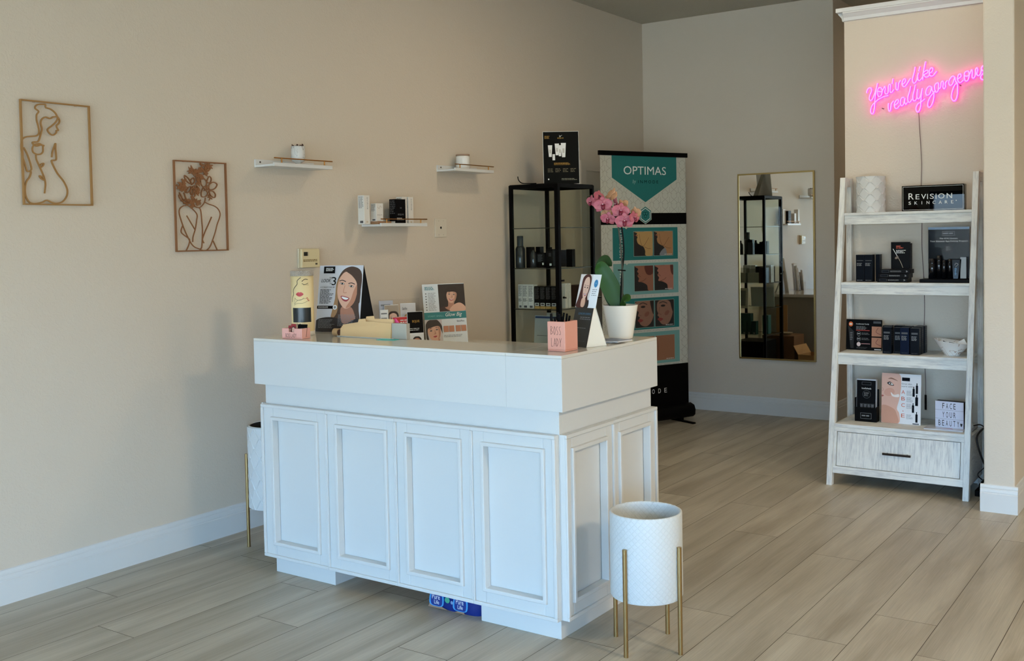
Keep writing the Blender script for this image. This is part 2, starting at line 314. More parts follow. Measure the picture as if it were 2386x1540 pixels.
ART2 = [[[0.116,0.2265],[0.1253,0.2187],[0.1406,0.2157],[0.1564,0.2207],[0.1725,0.2352],[0.1809,0.2497],[0.1835,0.2656]],[[0.1807,0.2433],[0.2039,0.2341],[0.2354,0.2256],[0.259,0.2124],[0.2722,0.19],[0.2686,0.1673],[0.2519,0.1318],[0.2384,0.0932],[0.221,0.0547],[0.2039,0.0229],[0.1795,0.0035],[0.1561,0.0047],[0.133,0.0131],[0.1102,0.0214],[0.0916,0.0375],[0.0736,0.066],[0.0524,0.1069],[0.0353,0.1506],[0.0247,0.1879],[0.03,0.2097],[0.0493,0.2224],[0.0721,0.2274]],[[0.0721,0.2274],[0.1019,0.2105],[0.1297,0.1824],[0.1266,0.1508],[0.1173,0.1098],[0.1025,0.072],[0.0996,0.0468]],[[0.0683,0.1757],[0.0917,0.1413],[0.1153,0.1066]],[[0.1252,0.2171],[0.1445,0.2142],[0.1536,0.1985],[0.1576,0.1509],[0.1598,0.1032],[0.1554,0.0397],[0.1506,0.0159],[0.1407,0.0113]],[[0.2186,0.1703],[0.2004,0.1382],[0.1793,0.1031],[0.1603,0.0651],[0.1598,0.0523],[0.1672,0.0401]],[[0.0438,0.1288],[0.0328,0.1039],[0.0386,0.0883],[0.0699,0.0676],[0.0809,0.0565],[0.0742,0.0315],[0.058,0.0036]],[[0.2229,0.0515],[0.2359,0.0256],[0.249,0.0011]],[[0.1577,0.3602],[0.1772,0.3609],[0.1924,0.3455],[0.1897,0.3263],[0.1718,0.3194],[0.1587,0.3349],[0.1577,0.3602]],[[0.1943,0.3456],[0.2091,0.3716],[0.2226,0.3625],[0.2179,0.3431],[0.2039,0.3395],[0.1943,0.3456]],[[0.2075,0.33],[0.2319,0.3436],[0.2575,0.3348],[0.2468,0.3152],[0.2224,0.3049],[0.2068,0.3109],[0.2075,0.33]],[[0.1717,0.3162],[0.159,0.2905],[0.1621,0.27],[0.1857,0.2721],[0.1981,0.2883],[0.1869,0.3039],[0.1717,0.3162]],[[0.2063,0.2981],[0.2302,0.2987],[0.2456,0.283],[0.2389,0.2668],[0.2174,0.276],[0.2063,0.2981]],[[0.0624,0.3723],[0.0846,0.3575],[0.1008,0.333],[0.0801,0.3386],[0.0637,0.3568],[0.0624,0.3723]],[[0.1025,0.3268],[0.0976,0.3486],[0.1153,0.3618],[0.1203,0.3431],[0.1025,0.3268]],[[0.0671,0.2945],[0.0829,0.3137],[0.0983,0.3173],[0.0898,0.2951],[0.0705,0.2868],[0.0671,0.2945]],[[0.106,0.3175],[0.1293,0.3245],[0.1365,0.3121],[0.1133,0.3083],[0.106,0.3175]],[[0.1058,0.3143],[0.0934,0.2889],[0.1025,0.2765],[0.1109,0.2956],[0.1058,0.3143]],[[0.0273,0.2873],[0.0362,0.275],[0.0468,0.2566],[0.069,0.2445]],[[0.0555,0.288],[0.0622,0.2663],[0.0729,0.2477]],[[0.0251,0.2779],[0.0283,0.2624],[0.0463,0.2441],[0.0686,0.2351]]]
LEAF = [[0.1087,0.3914,0.0231],[0.1315,0.3844,0.0232],[0.1549,0.3885,0.0273],[0.0937,0.397,0.0172],[0.1789,0.4054,0.0236],[0.1951,0.4188,0.0198],[0.211,0.4227,0.0179],[0.1862,0.3898,0.0217],[0.1462,0.3629,0.0214],[0.1377,0.3437,0.0194],[0.1639,0.4206,0.0156],[0.0496,0.3314,0.0227],[0.0642,0.3194,0.0228],[0.0378,0.3155,0.0188],[0.023,0.3197,0.0131],[0.0576,0.3441,0.017],[0.0485,0.3033,0.0151],[0.0841,0.2448,0.0229],[0.1035,0.2514,0.0211],[0.1262,0.2424,0.0213],[0.1455,0.2427,0.0136],[0.0951,0.2324,0.0192],[0.069,0.2445,0.0171],[0.1283,0.2992,0.0213],[0.1475,0.295,0.0175],[0.2091,0.2662,0.0159],[0.1912,0.3136,0.0158],[0.1025,0.2263,0.0154],[0.0501,0.2442,0.0132],[0.1197,0.3777,0.0193]]
NEON = [[[-0.3367,0.0295],[-0.3341,0.0444],[-0.324,0.0574],[-0.3103,0.0548],[-0.3079,0.0394],[-0.3181,0.0126],[-0.322,-0.0073],[-0.3145,-0.0181],[-0.3033,-0.0116],[-0.2907,0.0176],[-0.2793,0.0517],[-0.2729,0.0813]],[[-0.278,0.0567],[-0.2819,0.0268],[-0.2871,-0.003],[-0.2898,-0.0406],[-0.2925,-0.0731],[-0.3001,-0.0977],[-0.3113,-0.0943],[-0.3136,-0.0738],[-0.3035,-0.0469],[-0.2885,-0.0331],[-0.2686,-0.0173],[-0.2389,-0.0036],[-0.2094,0.0024]],[[-0.2583,0.0547],[-0.2694,0.0458],[-0.272,0.0208],[-0.266,0.0014],[-0.2511,0.0063],[-0.2448,0.0308],[-0.2484,0.0487],[-0.2583,0.0547]],[[-0.2683,0.0331],[-0.2485,0.0287],[-0.2361,0.0475],[-0.2287,0.0581],[-0.2263,0.0416],[-0.2289,0.0218],[-0.2204,0.0122],[-0.2105,0.02],[-0.2079,0.0498],[-0.2041,0.0669],[-0.1956,0.0636],[-0.1982,0.0388],[-0.1971,0.0212],[-0.1873,0.0203],[-0.1775,0.0343]],[[-0.182,0.0997],[-0.1858,0.0701]],[[-0.1639,0.0754],[-0.164,0.0555],[-0.1629,0.0354],[-0.1544,0.0309],[-0.1507,0.0492],[-0.1482,0.0688],[-0.1372,0.0851]],[[-0.1289,0.0595],[-0.112,0.0702],[-0.1095,0.0873],[-0.1191,0.0907],[-0.1277,0.0717],[-0.1265,0.0542],[-0.1169,0.0459],[-0.1049,0.0546],[-0.0808,0.0917]],[[-0.0543,0.1556],[-0.0592,0.124],[-0.0689,0.0856],[-0.0666,0.0681],[-0.0571,0.0609],[-0.0451,0.0758],[-0.0403,0.0974],[-0.0354,0.1191]],[[-0.0391,0.0924],[-0.0368,0.0774],[-0.0262,0.0738],[-0.0119,0.092]],[[-0.027,0.155],[-0.033,0.1287]],[[0.0049,0.1809],[-0.0022,0.1474],[-0.0083,0.1113],[-0.0108,0.0747]],[[-0.2084,-0.0453],[-0.2098,-0.0652],[-0.2062,-0.0881],[-0.1977,-0.0888],[-0.1939,-0.0666],[-0.1901,-0.0469],[-0.1779,-0.033]],[[-0.1731,-0.0609],[-0.1536,-0.0477],[-0.1511,-0.0305],[-0.1608,-0.0296],[-0.1731,-0.0509],[-0.1708,-0.0736],[-0.1587,-0.0797],[-0.144,-0.0635]],[[-0.1173,-0.0187],[-0.1317,-0.0198],[-0.1391,-0.044],[-0.1344,-0.0643],[-0.1223,-0.0604],[-0.1137,-0.0339],[-0.1125,-0.0216],[-0.115,-0.0412],[-0.1079,-0.0592],[-0.0982,-0.0477]],[[-0.0798,0.0447],[-0.0859,0.0156],[-0.0957,-0.0206],[-0.0934,-0.0456],[-0.0838,-0.049],[-0.0718,-0.0327]],[[-0.0535,0.0495],[-0.0596,0.018],[-0.0669,-0.0134],[-0.0647,-0.0408],[-0.0528,-0.0419],[-0.0432,-0.0255]],[[-0.0394,0.0234],[-0.0431,-0.0008],[-0.0432,-0.0255],[-0.0337,-0.0338],[-0.0242,-0.0174],[-0.0134,0.0258]],[[-0.0146,0.021],[-0.0195,-0.0154],[-0.022,-0.0521],[-0.0245,-0.0839],[-0.0341,-0.1077],[-0.0459,-0.1067],[-0.0494,-0.0866],[-0.0386,-0.0629],[-0.022,-0.0545],[0.0017,-0.037]],[[-0.0052,0.1183],[0.0066,0.1268],[0.0183,0.128],[0.0159,0.1136],[0.0018,0.1077],[-0.0029,0.1009],[0.0064,0.0901],[0.0182,0.0913],[0.0299,0.1023]],[[0.0229,0.1079],[0.0417,0.1182],[0.0464,0.1348],[0.0371,0.1407],[0.0277,0.127],[0.0264,0.1051],[0.0346,0.0933],[0.0486,0.0955],[0.0673,0.1179]],[[0.039,0.028],[0.025,0.0343],[0.0108,0.0185],[0.006,-0.0056],[0.0154,-0.0175],[0.0295,-0.0078],[0.0366,0.016],[0.039,0.028],[0.0424,0.0081],[0.0506,-0.0025],[0.0623,0.0062]],[[0.0517,-0.0026],[0.0504,-0.0343],[0.0433,-0.0654],[0.0292,-0.0875],[0.0175,-0.0828],[0.0187,-0.0559],[0.0318,-0.0276],[0.0482,-0.0072]],[[0.0694,0.0494],[0.0577,0.0384],[0.0565,0.0141],[0.0622,-0.0036],[0.0739,0.0026],[0.0786,0.0265],[0.0764,0.0463],[0.0694,0.0494]],[[0.0739,0.0124],[0.0879,0.0208],[0.0926,0.0495],[0.1007,0.056],[0.1041,0.0435],[0.1018,0.0218],[0.1087,0.0114],[0.1156,0.0229],[0.1157,0.0448],[0.1272,0.0582]],[[0.1685,0.0709],[0.1548,0.0795],[0.1387,0.0618],[0.1341,0.0405],[0.1432,0.0275],[0.1547,0.036],[0.1616,0.0571],[0.1685,0.0709],[0.1707,0.0513],[0.1798,0.0383]],[[0.1798,0.0383],[0.182,0.0067],[0.1796,-0.0341],[0.1704,-0.0599],[0.1567,-0.061],[0.1476,-0.0384],[0.1523,-0.0073],[0.1638,0.023],[0.1798,0.0407]],[[0.1822,0.0598],[0.2004,0.0724],[0.1982,0.0871],[0.1868,0.0834],[0.1822,0.0622],[0.1867,0.0449],[0.198,0.0389],[0.2139,0.0517]],[[0.2321,0.1003],[0.2208,0.0919],[0.2185,0.0681],[0.2229,0.0484],[0.2342,0.0449],[0.2433,0.0631],[0.2456,0.0869],[0.2389,0.0996],[0.2321,0.1003]],[[0.2208,0.0751],[0.2343,0.0713],[0.2478,0.0819],[0.2569,0.1049],[0.2613,0.0996],[0.2613,0.0804],[0.2612,0.0613],[0.2702,0.058],[0.2792,0.0762],[0.2792,0.1025],[0.286,0.1137],[0.2904,0.1013],[0.2859,0.0779],[0.2948,0.0686],[0.3059,0.0781],[0.3104,0.1015]],[[0.3315,0.1301],[0.3149,0.1177],[0.3104,0.1039],[0.3215,0.0884],[0.3303,0.0708],[0.3281,0.052],[0.3192,0.0434],[0.3081,0.0493],[0.307,0.0637],[0.3215,0.0813],[0.3392,0.1055],[0.3481,0.1188]]]
BACK = [[-0.3406,0.0197],[-0.3454,0.0481],[-0.3302,0.0668],[-0.2878,0.0727],[-0.2828,0.0873],[-0.263,0.0854],[-0.2483,0.0688],[-0.2041,0.0794],[-0.1917,0.1131],[-0.1722,0.1111],[-0.1674,0.0957],[-0.1167,0.1054],[-0.0831,0.1068],[-0.0709,0.1623],[-0.0447,0.1717],[-0.0115,0.1975],[-0.0049,0.1992],[0.0162,0.1895],[0.0255,0.1566],[0.0535,0.1535],[0.0743,0.1293],[0.0696,0.1055],[0.0485,0.0784],[0.0625,0.0647],[0.1273,0.0654],[0.1457,0.0926],[0.1959,0.1018],[0.2141,0.1143],[0.286,0.1304],[0.3305,0.1421],[0.3525,0.1325],[0.3523,0.0424],[0.3192,0.0362],[0.2947,0.0483],[0.2724,0.0482],[0.2364,0.035],[0.2048,0.0262],[0.1957,0.0102],[0.191,-0.0231],[0.1841,-0.066],[0.1612,-0.076],[0.1429,-0.0622],[0.1315,-0.0296],[0.1224,-0.0142],[0.104,-0.01],[0.0808,-0.0176],[0.0691,-0.0433],[0.0643,-0.0698],[0.0455,-0.0999],[0.015,-0.1047],[-0.0204,-0.1189],[-0.0508,-0.1211],[-0.0697,-0.0923],[-0.0983,-0.0774],[-0.1418,-0.0886],[-0.1953,-0.109],[-0.2149,-0.1024],[-0.2467,-0.0796],[-0.2765,-0.0947],[-0.289,-0.1113],[-0.3139,-0.1118],[-0.3211,-0.0757],[-0.3184,-0.038],[-0.3307,-0.0116]]
# ------------------------------------------------------------------ room shell
XL, YB, ZC = -4.21, 8.12, 3.32
b = MB()
ROWJ = {-13: 3.279, -12: 2.601, -11: 3.269, -10: 2.357, -9: 3.1, -8: 7.63, -7: 6.494, -6: 5.362, -5: 2.826, -4: 5.363, -3: 3.233, -2: 3.746, -1: 4.688, 0: 3.698, 1: 4.058, 2: 3.738}
rnd = random.Random(5); fr_ = []
x0f, PW, PL_ = -1.3575, 0.2286, 1.622
fv = []; ff = []
for r in range(-13, 26):
    off = ROWJ.get(r, rnd.random() * PL_) % PL_
    xa = max(x0f + r * PW + 0.0011, XL); xb = x0f + (r + 1) * PW - 0.0011
    y = off - 3 * PL_
    while y < 11.2:
        ya, yb = max(y + 0.0011, YW), min(y + PL_ - 0.0011, 11.2)
        if yb > ya:
            k = len(fv); fv += [(xa, ya, 0), (xb, ya, 0), (xb, yb, 0), (xa, yb, 0)]; ff.append((k, k + 1, k + 2, k + 3)); fr_.append(rnd.random())
        y += PL_
k = len(fv); fv += [(XL, YW, -0.0015), (4.6, YW, -0.0015), (4.6, 11.2, -0.0015), (XL, 11.2, -0.0015)]; ff.append((k, k + 1, k + 2, k + 3)); fr_.append(0)
me = bpy.data.meshes.new('floor'); me.from_pydata(fv, [], ff); me.materials.append(M_FLOOR); me.materials.append(P(74, 66, 56, 0.8, name='plank joint'))
me.polygons[len(ff) - 1].material_index = 1
a_ = me.attributes.new('rnd', 'FLOAT', 'FACE'); a_.data.foreach_set('value', fr_)
fl = bpy.data.objects.new('floor', me); COL.objects.link(fl); tag(fl, kind='structure')
struct(MB().box(XL - 0.15, 4.75, YW - 0.15, 11.35, ZC, ZC + 0.1, M_CEIL), 'ceiling')
struct(MB().box(XL - 0.12, XL, YW, YB + 0.12, 0, ZC, M_WALL), 'wall_left')
struct(MB().box(XL, -2.55, YB, YB + 0.12, 0, ZC, M_WALL).box(-2.67, -2.55, YB + 0.12, 11.2, 0, ZC, M_WALL), 'wall_back')
struct(MB().box(-2.55, 4.6, 11.2, 11.32, 0, ZC, M_WALL), 'wall_far')
struct(MB().box(4.6, 4.72, YW, 11.2, 0, ZC, M_WALL), 'wall_right')
WX0, WX1, WZ0, WZ1 = -3.45, 4.25, 0.12, 2.02
b = MB(); b.box(XL, WX0, YW - 0.12, YW, 0, ZC, M_WALL).box(WX1, 4.6, YW - 0.12, YW, 0, ZC, M_WALL).box(WX0, WX1, YW - 0.12, YW, 0, WZ0, M_WALL).box(WX0, WX1, YW - 0.12, YW, WZ1, ZC, M_WALL)
struct(b, 'wall_front')
M_FRM = P(60, 62, 66, 0.4, 0.6, name='dark aluminium')
b = MB()
for x in (WX0, -1.55, 0.38, 2.3, WX1 - 0.05): b.box(x, x + 0.05, YW - 0.1, YW - 0.04, WZ0, WZ1, M_FRM)
b.box(WX0, WX1, YW - 0.1, YW - 0.04, WZ0, WZ0 + 0.05, M_FRM).box(WX0, WX1, YW - 0.1, YW - 0.04, WZ1 - 0.05, WZ1, M_FRM)
wn = struct(b, 'window_1'); pn = MB().box(WX0, WX1, YW - 0.075, YW - 0.069, WZ0 + 0.05, WZ1 - 0.05, M_GLASS).build('pane', wn)
# niche partition, its cap moulding, the pier on its right
struct(MB().box(-1.972, -1.065, 6.50, 6.64, 0, 2.80, M_WALL), 'wall_niche')
struct(MB().box(-1.065, -0.915, 5.87, 11.2, 0, ZC, M_WALL), 'wall_pier', 0.008)
b = MB()
prof = [(0, 2.785), (0.012, 2.787), (0.016, 2.806), (0.030, 2.824), (0.036, 2.83), (0.036, 2.836), (0.040, 2.838), (0.042, 2.856), (0.036, 2.862), (0, 2.862)]
b.prism([(-d, z) for d, z in prof], lambda u, v, d: (d, 6.50 + u, v), -1.972, -1.065, M_TRIM)
b.prism([(-d, z) for d, z in prof], lambda u, v, d: (-1.972 + u, d, v), 6.50, 6.64, M_TRIM)
b.box(-2.012, -1.065, 6.46, 6.66, 2.838, 2.862, M_TRIM)
struct(b, 'trim_1')
BP = [(0, 0), (0.016, 0), (0.016, 0.098), (0.0125, 0.101), (0.0125, 0.104), (0.0135, 0.107), (0.0115, 0.121), (0.008, 0.1235), (0.008, 0.127), (0.009, 0.129), (0.006, 0.142), (0, 0.145)]
def baseb(name, segs):
    b = MB()
    for (xa, ya, xb, yb, nx, ny) in segs:
        dx, dy = xb - xa, yb - ya; ln = math.hypot(dx, dy); dx /= ln; dy /= ln
        b.prism(BP, lambda u, v, d: (xa + dx * d + nx * u, ya + dy * d + ny * u, v), 0, ln, M_TRIM)
    return struct(b, name)
baseb('baseboard_left', [(XL, YW, XL, 7.02, 1, 0)])
baseb('baseboard_back', [(XL, YB, -2.534, YB, 0, -1), (-2.55, YB + 0.0002, -2.55, 11.2, 1, 0)])
baseb('baseboard_far', [(-2.55, 11.2, 4.6, 11.2, 0, -1)])
baseb('baseboard_right', [(4.6, YW, 4.6, 11.2, -1, 0)])
baseb('baseboard_niche', [(-1.988, 6.50, -1.081, 6.50, 0, -1), (-1.972, 6.5002, -1.972, 6.64, -1, 0)])
baseb('baseboard_pier', [(-1.081, 5.87, -0.899, 5.87, 0, -1), (-1.065, 5.8702, -1.065, 6.484, -1, 0), (-0.915, 5.8702, -0.915, 11.2, 1, 0)])
# side door in the left wall, mostly behind the banner
b = MB().box(XL - 0.001, XL + 0.014, 7.03, 7.11, 0, 2.09, M_WALL).box(XL - 0.001, XL + 0.014, 7.95, 8.03, 0, 2.09, M_WALL).box(XL - 0.001, XL + 0.014, 7.1102, 7.9498, 2.01, 2.09, M_WALL)
dr = struct(b, 'door_1', 0.002)
MB().box(XL + 0.0005, XL + 0.006, 7.11, 7.95, 0.005, 2.01, P(196, 186, 168, 0.5, name='beige door paint')).build('leaf', dr)
MB().tube([(XL + 0.006, 7.17, 1.0), (XL + 0.05, 7.17, 1.0), (XL + 0.055, 7.27, 1.0)], 0.009, M_CHROME).build('handle', dr)
# ceiling lamps (all beyond the top of the frame; desk and passage ones added as fill)
for i, (x, y, e) in enumerate(CEIL_LAMPS):
    r = 0.10 if e < 30 else 0.30
    t = thing('ceiling_light', (x, y, ZC), 'round ceiling lamp with warm diffuser, ' + ('large, nearest the shop window', 'large, further from the shop window', 'small, over the neon sign niche', 'small unseen fill added above the back desk', 'small unseen fill added in the passage behind the niche')[i], 'ceiling light', 'ceiling lamps')
    MB().cyl(0, 0, -0.045, -0.0005, r + 0.02, M_TRIM, 32).build('housing', t)
    MB().cyl(0, 0, -0.052, -0.0455, r, M_LED, 32).build('diffuser', t)
    lamp('ceiling_lamp_light', 'AREA', (x, y, ZC - 0.06), e, WARM, 2 * r)
# ------------------------------------------------------------------ reception counter
c0 = (-2.79, 3.53, 0)
t = thing('reception_counter', c0, 'white panelled reception counter with deep overhanging glossy top', 'reception counter')
b = MB(c0).box(-3.58, -2.016, 3.19, 3.208, 0.076, 0.857, M_WHITE).box(-2.034, -2.016, 3.208, 3.92, 0.076, 0.857, M_WHITE).box(-3.58, -3.562, 3.208, 3.92, 0.076, 0.857, M_WHITE)
b.build('carcass', t, 0.001)
MB(c0).box(-3.562, -2.034, 3.209, 3.90, 0.73, 0.755, M_WHITE).build('inner_desk', t, 0.002)
for xa, xb in ((-3.548, -3.18), (-2.395, -2.027)): MB(c0).box(xa, xb, 3.198, 3.90, 0.0, 0.0755, M_WHITE).build('plinth', t, 0.001)
# overhanging fascia: front run and two wings
MB(c0).box(-3.605, -2.2226, 3.15, 3.41, 0.857, 1.050, M_WHITE).build('fascia', t, 0.0008)
MB(c0).box(-2.222, -1.976, 3.15, 3.905, 0.857, 1.050, M_WHITE).build('fascia', t, 0.0008)
MB(c0).box(-3.605, -3.335, 3.4105, 3.76, 0.857, 1.050, M_WHITE).build('fascia', t, 0.002)
MB(c0).box(-3.605, -2.2232, 3.15, 3.41, 1.0503, 1.062, M_TOP).build('countertop', t, 0.0008)
MB(c0).box(-2.222, -1.976, 3.15, 3.905, 1.0503, 1.062, M_TOP).build('countertop', t, 0.0008)
MB(c0).box(-3.605, -3.335, 3.4112, 3.76, 1.0503, 1.062, M_TOP).build('countertop', t, 0.0008)
def ring(b, fn, u0, v0, u1, v1, w, d0, d1, m, s1=0.3):   # mitred rectangular frame of moulding
    R4 = lambda k, d: [fn(u0 + k, v0 + k, d), fn(u1 - k, v0 + k, d), fn(u1 - k, v1 - k, d), fn(u0 + k, v1 - k, d)]
    q = R4(0, d0) + R4(w * s1, d1) + R4(w * (1 - s1), d1) + R4(w, d0); f = []
    for r in range(3):
        for k in range(4): k2 = (k + 1) % 4; f.append((r * 4 + k, r * 4 + k2, r * 4 + 4 + k2, r * 4 + 4 + k))
    for k in range(4): k2 = (k + 1) % 4; f.append((12 + k, 12 + k2, k2, k))
    b.add(q, f, m)
def door_panel(fn, u0, u1, f0, f1, z0=0.076, z1=0.766, g0=0.132, g1=0.715, edge=(0, 0)):
    b = MB(c0); T = 0.022
    q = [(u0, z0, f0 + 0.012, z1), (f1 - 0.012, z0, u1, z1), (f0 + 0.012, z0, f1 - 0.012, g0 + 0.012), (f0 + 0.012, g1 - 0.012, f1 - 0.012, z1)]
    for a, c, d, e in q: b.hexa([fn(a, c, 0), fn(d, c, 0), fn(d, e, 0), fn(a, e, 0), fn(a, c, T), fn(d, c, T), fn(d, e, T), fn(a, e, T)], M_WHITE)
    w = 0.014 
    for a, c, d, e in ((u0, z0, u1, z0 + w), (u0, z1 - w, u1, z1), (u0, z0 + w, u0 + (w if edge[0] else w / 2), z1 - w), (u1 - (w if edge[1] else w / 2), z0 + w, u1, z1 - w)):
        b.hexa([fn(a, c, T - 0.001), fn(d, c, T - 0.001), fn(d, e, T - 0.001), fn(a, e, T - 0.001), fn(a, c, 0.031), fn(d, c, 0.031), fn(d, e, 0.031), fn(a, e, 0.031)], M_WHITE)
    o = b.build('panel', t, 0.0025)
    m = MB(c0); ring(m, fn, f0, g0, f1, g1, 0.020, 0.001, 0.034, M_WHITE, 0.12); m.build('moulding', o, 0.003)
ff_ = lambda u, v, d: (u, 3.19 - d, v)
PX = [-3.584, -3.180, -2.790, -2.403, -2.018]
FR = [(-3.523, -3.226), (-3.130, -2.831), (-2.742, -2.448), (-2.359, -2.063)]
for i in range(4): door_panel(ff_, PX[i], PX[i + 1], *FR[i], edge=(i == 0, i == 3))
fs_ = lambda u, v, d: (-2.016 + d, u, v)
door_panel(fs_, 3.190, 3.547, 3.228, 3.499, edge=(1, 0)); door_panel(fs_, 3.547, 3.921, 3.588, 3.862, edge=(0, 1))
fl_ = lambda u, v, d: (-3.58 - d, u, v)
door_panel(fl_, 3.190, 3.547, 3.228, 3.499, edge=(1, 0)); door_panel(fl_, 3.547, 3.921, 3.588, 3.862, edge=(0, 1))
# ------------------------------------------------------------------ planters on brass legs
def emboss(name, nu, nv, strength, big=False):
    m = P(208, 212, 212, 0.5, name=name); tcn = N(m, 'ShaderNodeTexCoord'); s = N(m, 'ShaderNodeSeparateXYZ'); L(m, tcn.outputs['Object'], s.inputs[0])
    an = math_(m, 'MULTIPLY', math_(m, 'ARCTAN2', s.outputs[1], s.outputs[0]), nu / (2 * math.pi)); z = math_(m, 'MULTIPLY', s.outputs[2], nv)
    p = math_(m, 'PINGPONG', math_(m, 'ADD', an, z), 0.5); q = math_(m, 'PINGPONG', math_(m, 'SUBTRACT', an, z), 0.5)
    mn = math_(m, 'MINIMUM', p, q)
    if not big:
        h1 = math_(m, 'SUBTRACT', 1.0, math_(m, 'SMOOTH_MIN', math_(m, 'MULTIPLY', mn, 9.0), 1.0, 0.3)); h2 = math_(m, 'GREATER_THAN', mn, 0.34); h3 = math_(m, 'MULTIPLY', math_(m, 'LESS_THAN', math_(m, 'ABSOLUTE', math_(m, 'SUBTRACT', mn, 0.22)), 0.045), 0.6)
        h = math_(m, 'ADD', math_(m, 'ADD', h1, h2), h3)
    else: h = math_(m, 'MULTIPLY', math_(m, 'SMOOTH_MIN', mn, 0.2, 0.1), 3)
    bump(m, h, strength, 0.0025 if not big else 0.012); return m
M_EMB = emboss('white embossed lattice metal', 36, 44, 0.45)
def planter(name, loc, r, zb, zt, legs, lz, label, mat, facets=False):
    t = thing(name, loc, label, 'planter', 'standing planters')
    b = MB(); n = 64
    b.lathe(0, 0, [(r * 0.975, zb + 0.004), (r, zb + 0.01), (r, zt - 0.008), (r - 0.001, zt - 0.002), (r - 0.005, zt), (r - 0.010, zt - 0.003), (r - 0.0105, zt - 0.012), (r - 0.0105, zb + 0.06)], mat, n)
    b.disc(0, 0, zb + 0.004, r * 0.975, mat, n, False).disc(0, 0, zb + 0.06, r - 0.0105, P(120, 116, 105, 0.7, name='planter inner base'), n)
    b.build('pot', t)
    for x, y in legs: MB().cyl(x, y, 0.0, lz, 0.0082, M_GOLD, 16).build('leg', t, 0.001)
    return t
L1 = (-1.735, 3.32, 0)
planter('planter', L1, 0.131, 0.186, 0.497, [(0.1385 * math.cos(a), 0.1385 * math.sin(a)) for a in (math.radians(q) for q in (264.5, 354.5, 174.5, 84.5))], 0.385, 'white lattice-embossed planter on four brass legs, at the counter\'s front right corner', M_EMB)
M_DIA = P(206, 208, 207, 0.45, name='white faceted ceramic')
def facet_shell(r, zb, zt, rows, n, m, amp, o=(0, 0, 0)):
    """diamond-quilted cylinder: real raised diamonds separated by grooves"""
    b = MB(o); h = (zt - zb) / rows
    def pt(i, j, rr): 
        a = 2 * math.pi * (j / 2) / n; return Vector((rr * math.cos(a), rr * math.sin(a), min(max(zb + i * h, zb), zt)))
    for i in range(-1, rows):
        for j in range(0, 2 * n, 2):
            jj = j + (i % 2)
            B, R, T_, L_ = pt(i, jj, r), pt(i + 1, jj + 1, r), pt(i + 2, jj, r), pt(i + 1, jj - 1, r)
            if B.z >= T_.z: continue
            a = 2 * math.pi * (jj / 2) / n; c = Vector(((r + amp) * math.cos(a), (r + amp) * math.sin(a), zb + (i + 1) * h)); c.z = min(max(c.z, zb), zt)
            q = [B, R, T_, L_]; ins = [p.lerp(c, 0.16) + Vector((math.cos(a), math.sin(a), 0)) * amp * 0.55 for p in q]
            fl = r * (1 - math.cos(math.pi / n)) * 0.84
            for k_ in (0, 2): ins[k_] -= Vector((math.cos(a), math.sin(a), 0)) * fl * 0.8
            for p in ins: p.z = min(max(p.z, zb), zt)
            b.add(q + ins, [(0, 1, 5, 4), (1, 2, 6, 5), (2, 3, 7, 6), (3, 0, 4, 7), (4, 5, 6, 7)], m)
    return b
L2 = (-3.845, 3.475, 0); t = thing('planter', L2, 'white faceted planter on brass legs, half hidden behind the counter\'s left end', 'planter', 'standing planters')
b = facet_shell(0.128, 0.205, 0.600, 8, 12, M_DIA, 0.006); b.lathe(0, 0, [(0.126, 0.205), (0.126, 0.60), (0.124, 0.604), (0.118, 0.604), (0.116, 0.60), (0.116, 0.30)], M_DIA, 48).disc(0, 0, 0.30, 0.116, P(40, 40, 38, 0.7, name='dark liner'), 48).disc(0, 0, 0.205, 0.126, M_DIA, 48, False)
b.lathe(0, 0, [(0.1155, 0.30), (0.1155, 0.601)], P(50, 50, 48, 0.6, name='dark inner wall'), 48)
b.build('pot', t)
for q in (219, 309, 39, 129): MB().cyl(0.1385 * math.cos(math.radians(q)), 0.1385 * math.sin(math.radians(q)), 0, 0.46, 0.0082, M_GOLD, 16).build('leg', t, 0.001)
# water bottle pack under the counter
c1 = (-2.545, 3.30, 0); t = thing('water_bottle_pack', c1, 'blue shrink-wrapped pack of water bottles lying under the counter front', 'bottled water')
M_BLUE = P(24, 44, 118, 0.25, name='blue printed film')
b = MB(); rnd = random.Random(2); W_, D__, H_ = 0.135, 0.088, 0.19
q = []
for i in range(25):
    a = 2 * math.pi * i / 24
    q.append((math.copysign(abs(math.cos(a)) ** 0.35, math.cos(a)) * W_, math.copysign(abs(math.sin(a)) ** 0.35, math.sin(a)) * D__))
vs = []; fs = []; zs = [0.0, 0.012, 0.05, 0.10, 0.15, H_]
for j, z in enumerate(zs):
    for i in range(24): k = 0.95 if j in (0, 5) else 1 + rnd.uniform(-0.03, 0.03); vs.append((q[i][0] * k, q[i][1] * k, z))
for j in range(5):
    for i in range(24): fs.append((j * 24 + i, j * 24 + (i + 1) % 24, (j + 1) * 24 + (i + 1) % 24, (j + 1) * 24 + i))
b.add(vs, fs, M_BLUE, True).add(vs[-24:], [tuple(range(24))], M_BLUE).add(vs[:24], [tuple(range(23, -1, -1))], M_BLUE); b.build('wrap', t)
A = Art(lambda u, v, d: (u * 1.05, -D__ * 1.035 - d, max(v - 0.026, 0.002))); cl = P(150, 122, 104, 0.3, name='clear film over cardboard'); lg = P(66, 150, 206, 0.4, name='light blue print')
A.curve([(-0.125, 0.004), (-0.12, 0.03), (-0.095, 0.06), (-0.05, 0.036), (0.0, 0.028), (0.045, 0.04), (0.06, 0.01), (0.0, 0.003)], cl).layer(2)
